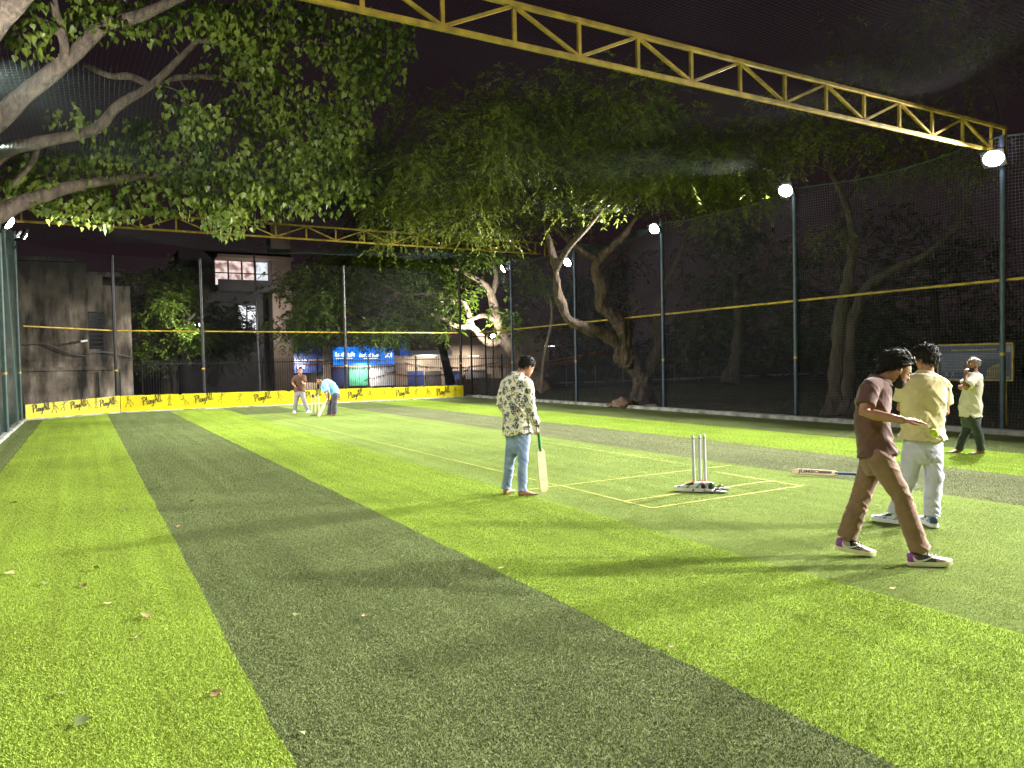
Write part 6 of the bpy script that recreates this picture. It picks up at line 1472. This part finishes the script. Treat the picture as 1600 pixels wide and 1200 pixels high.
# ------------------------------------------------------------------ cricket gear
M['willow'] = pmat('willow', (.50, .40, .25), .5, .12, 9, .1, 40); M['grip_green'] = pmat('grip_green', (.02, .14, .03), .7, .15, 30); M['grip_blue'] = pmat('grip_blue', (.03, .06, .16), .7, .15, 30); M['grip_white'] = pmat('grip_white', (.6, .6, .58), .7, .1, 30)
M['stump_white'] = pmat('stump_white', (.38, .39, .39), .5, .15, 12); M['stump_cream'] = pmat('stump_cream', (.62, .56, .36), .55, .12, 12); M['sticker'] = pmat('sticker_dark', (.03, .03, .04), .5, .2, 20)
def bat(top, toe, facing, grip, label, words=None, flip=False, k=1.0):
    """handle top to blade toe; facing = the flat face's direction"""
    top = Vector(top); toe = Vector(toe); ax = (toe - top).normalized(); L_ = (toe - top).length; n = Vector(facing); n = (n - ax * n.dot(ax)).normalized(); x = ax.cross(n)
    e = empty('cricket_bat', toe, label, 'bat', 'cricket bats'); hl = L_ * .35
    b = MB(); secs = []
    for t, w, th, bulge in ((.0, .022, .020, 0), (.04, .040, .024, .004), (.10, .051, .026, .008), (.4, .054, .03, .016), (.7, .054, .034, .024), (.9, .054, .026, .012), (.97, .048, .018, .004), (1.0, .032, .012, 0)):
        p = top + ax * (hl + (L_ - hl) * t); w *= k
        secs.append([p + x * w + n * th * .3, p - x * w + n * th * .3, p - x * w - n * th * .25, p - n * (th * .5 + bulge), p + x * w - n * th * .25])
    vs = [q for s_ in secs for q in s_]; m = len(secs); fs = [(i * 5 + j, i * 5 + (j + 1) % 5, (i + 1) * 5 + (j + 1) % 5, (i + 1) * 5 + j) for i in range(m - 1) for j in range(5)] + [(4, 3, 2, 1, 0), tuple((m - 1) * 5 + j for j in range(5))]
    b.add(vs, fs); bl = b.build('blade', M['willow'], e, bevel=.004)
    b = MB(); N_ = 26; b.tube([top + ax * hl * (1.12 * i / N_) for i in range(N_ + 1)], [.0175 * (1 + .05 * (i % 2)) * k for i in range(N_ + 1)], 12); b.build('handle', M[grip], e, True)
    b = MB(); b.tube([top - ax * .006, top + ax * .02], .0195 * k, 12); b.build('handle_cap', M['grip_white'] if grip == 'grip_blue' else M['black'], e, True)
    if words:
        cu = bpy.data.curves.new('t', 'FONT'); cu.body = words; cu.size = .085; cu.align_x = 'CENTER'; cu.align_y = 'CENTER'; cu.extrude = .0006; cu.offset = .002
        to = bpy.data.objects.new('t', cu); COL.objects.link(to); me = bpy.data.meshes.new_from_object(to.evaluated_get(bpy.context.evaluated_depsgraph_get())); bpy.data.objects.remove(to); me.materials.clear()
        o = link_mesh('lettering', me, M['sticker'], bl); tx = -ax if flip else ax; ty = n.cross(tx)
        Mx = Matrix((tx, ty, n)).transposed().to_4x4(); Mx.translation = top + ax * (hl + (L_ - hl) * .62) + n * .0128 - wl(bl); o.matrix_local = Mx
        b = MB(); b.box(top + ax * (hl + (L_ - hl) * .27) + n * .0110, (.045, .16, .0012), Matrix((x, ax, n)).transposed()); b.build('sticker', M['sticker'], bl)
    return e
bat((4.862,7.875,0.882), (4.903,7.822,0.049), rlab(.55, -.9, .05), 'grip_green', 'plain willow bat with green grip held upright by the floral-shirted man', k=1.12)
bat((9.06, 6.36, .06), (8.55, 7.12, .06), tuple(CA * -.62 + UP * .78), 'grip_blue', 'cricket bat with dark blue grip lying on the turf', 'JUMBO', True)
bat((6.915,24.152,0.611), (6.573,24.188,0.01), rlab(-.3, -.9, .3), 'grip_white', 'bat held low by the batsman at the far wicket', k=1.1)

def stump_set(base, across, width, h, mat, label, leans=(0, 0, 0), plate=True):
    base = Vector(base); a = Vector(across).normalized(); e = empty('wicket', base, label, 'wicket', 'wickets of three stumps')
    for i in range(3):
        p = base + a * (i - 1) * width / 2; l = leans[i]; d = a * l
        b = MB(); b.tube([p, p + d * .1 + UP * .03, p + d + UP * (h - .03), p + d + UP * (h - .015), p + d + UP * h], [.017, .019, .019, .0175, .012], 14); b.build('stump', M[mat], e, True)
        b = MB(); b.tube([p + d * .93 + UP * h * .93, p + d * .95 + UP * h * .945], .0196, 14); b.build('band', M['sticker'], e, True)
    if plate:
        b = MB(); b.box(base + UP * .02, (width + .12, .09, .02), Matrix((a, UP.cross(a), UP)).transposed()); b.build('base_plate', M['dark_metal'], e, bevel=.004)
        for i in range(3):
            p = base + a * (i - 1) * width / 2; pts = [p + UP * (.03 + .0035 * k) + Vector((math.cos(k * .9) * .024, math.sin(k * .9) * .024, 0)) for k in range(26)]
            b = MB(); b.tube(pts, .004, 5); b.build('spring', M['dark_metal'], e, True)
    return e
stump_set((6.66, 6.95, .012), (1, -.1, 0), .17, .70, 'stump_white', 'three white-grey stumps at the near crease with shoes at their foot', (-.02, .0, -.015))
stump_set((6.60, 24.62, .012), (1, 0, 0), .24, .72, 'stump_cream', 'three cream stumps at the far crease beside the batsman', (0, 0, 0), True)
SN = {'a': pmat('trainer_white', (.62, .62, .62), .6, .1, 20), 'b': pmat('trainer_grey', (.22, .22, .24), .6, .1, 20), 'c': M['black'], 'd': M['black'], 'sole': M['white'], 'lace': pmat('lace_orange', (.6, .12, .04), .6, .1, 20), 'mark': M['white'], 'style': 'mesh'}
def loose_shoe(p, d, label):
    p = Vector(p); e = empty('trainer', p, label, 'shoe', 'pair of trainers at the near wicket'); q = p + UP * .08; shoe(e, q, q + Vector(d), SN, 1.28, style='mesh')
loose_shoe((6.58,6.933,0), -CR * .9 + CA * .35, 'white trainer with black laces lying against the left of the near stumps')
loose_shoe((6.68,6.86,-0), -CR * .6 + CA * .8, 'grey and white trainer beside the right of the near stumps')
def slipper(p, ang, label):
    p = Vector(p); e = empty('slipper', p, label, 'slipper', 'slippers at the near wicket'); d = Vector((math.cos(ang), math.sin(ang), 0)); x = d.cross(UP)
    pr = [(-.12, .026), (-.09, .036), (0, .034), (.08, .046), (.12, .042), (.14, .02)]; ring = [p + d * y + x * w + UP * .014 for y, w in pr] + [p + d * y - x * w + UP * .014 for y, w in reversed(pr)]
    b = MB(); b.prism(ring, (0, 0, .018)); b.build('sole', pmat('slipper_grey', (.16, .16, .17), .7, .2, 15), e, bevel=.004)
    b = MB()
    for sg in (-1, 1): b.tube(catmull([p + d * .07 + UP * .034, p + d * .04 + x * sg * .02 + UP * .06, p - d * .02 + x * sg * .036 + UP * .03], 5), .007, 6)
    b.build('strap', M['black'], e, True)
slipper((6.698,6.736,0), -.75, 'dark grey slipper lying right of the near stumps'); slipper((6.892,6.875,0), -.5, 'second dark grey slipper just behind the first by the stumps')
# tennis ball in flight under the outstretched hand
p = Vector((5.527,3.295,1.074)); e = empty('tennis_ball', p, 'yellow tennis ball in the air below the outstretched hand', 'ball')
b = MB(); b.ball(p, .0335, 24); b.build('felt', pmat('ball_felt', (.55, .68, .03), .9, .12, 60, .5, 300, sheen=.6), e, True)
pts = []
for k in range(41):
    t = 2 * math.pi * k / 40; A_ = .44; q = Vector((math.cos(t) * .0 + math.sin(math.pi / 2 - (math.pi / 2 - A_) * math.cos(t)) * math.cos(t / 2 + A_ * math.sin(2 * t)), math.sin(math.pi / 2 - (math.pi / 2 - A_) * math.cos(t)) * math.sin(t / 2 + A_ * math.sin(2 * t)), math.cos(math.pi / 2 - (math.pi / 2 - A_) * math.cos(t)))); pts.append(p + q * .0337)
b = MB(); b.tube(pts, .0011, 5); b.build('seam', M['white'], e, True)
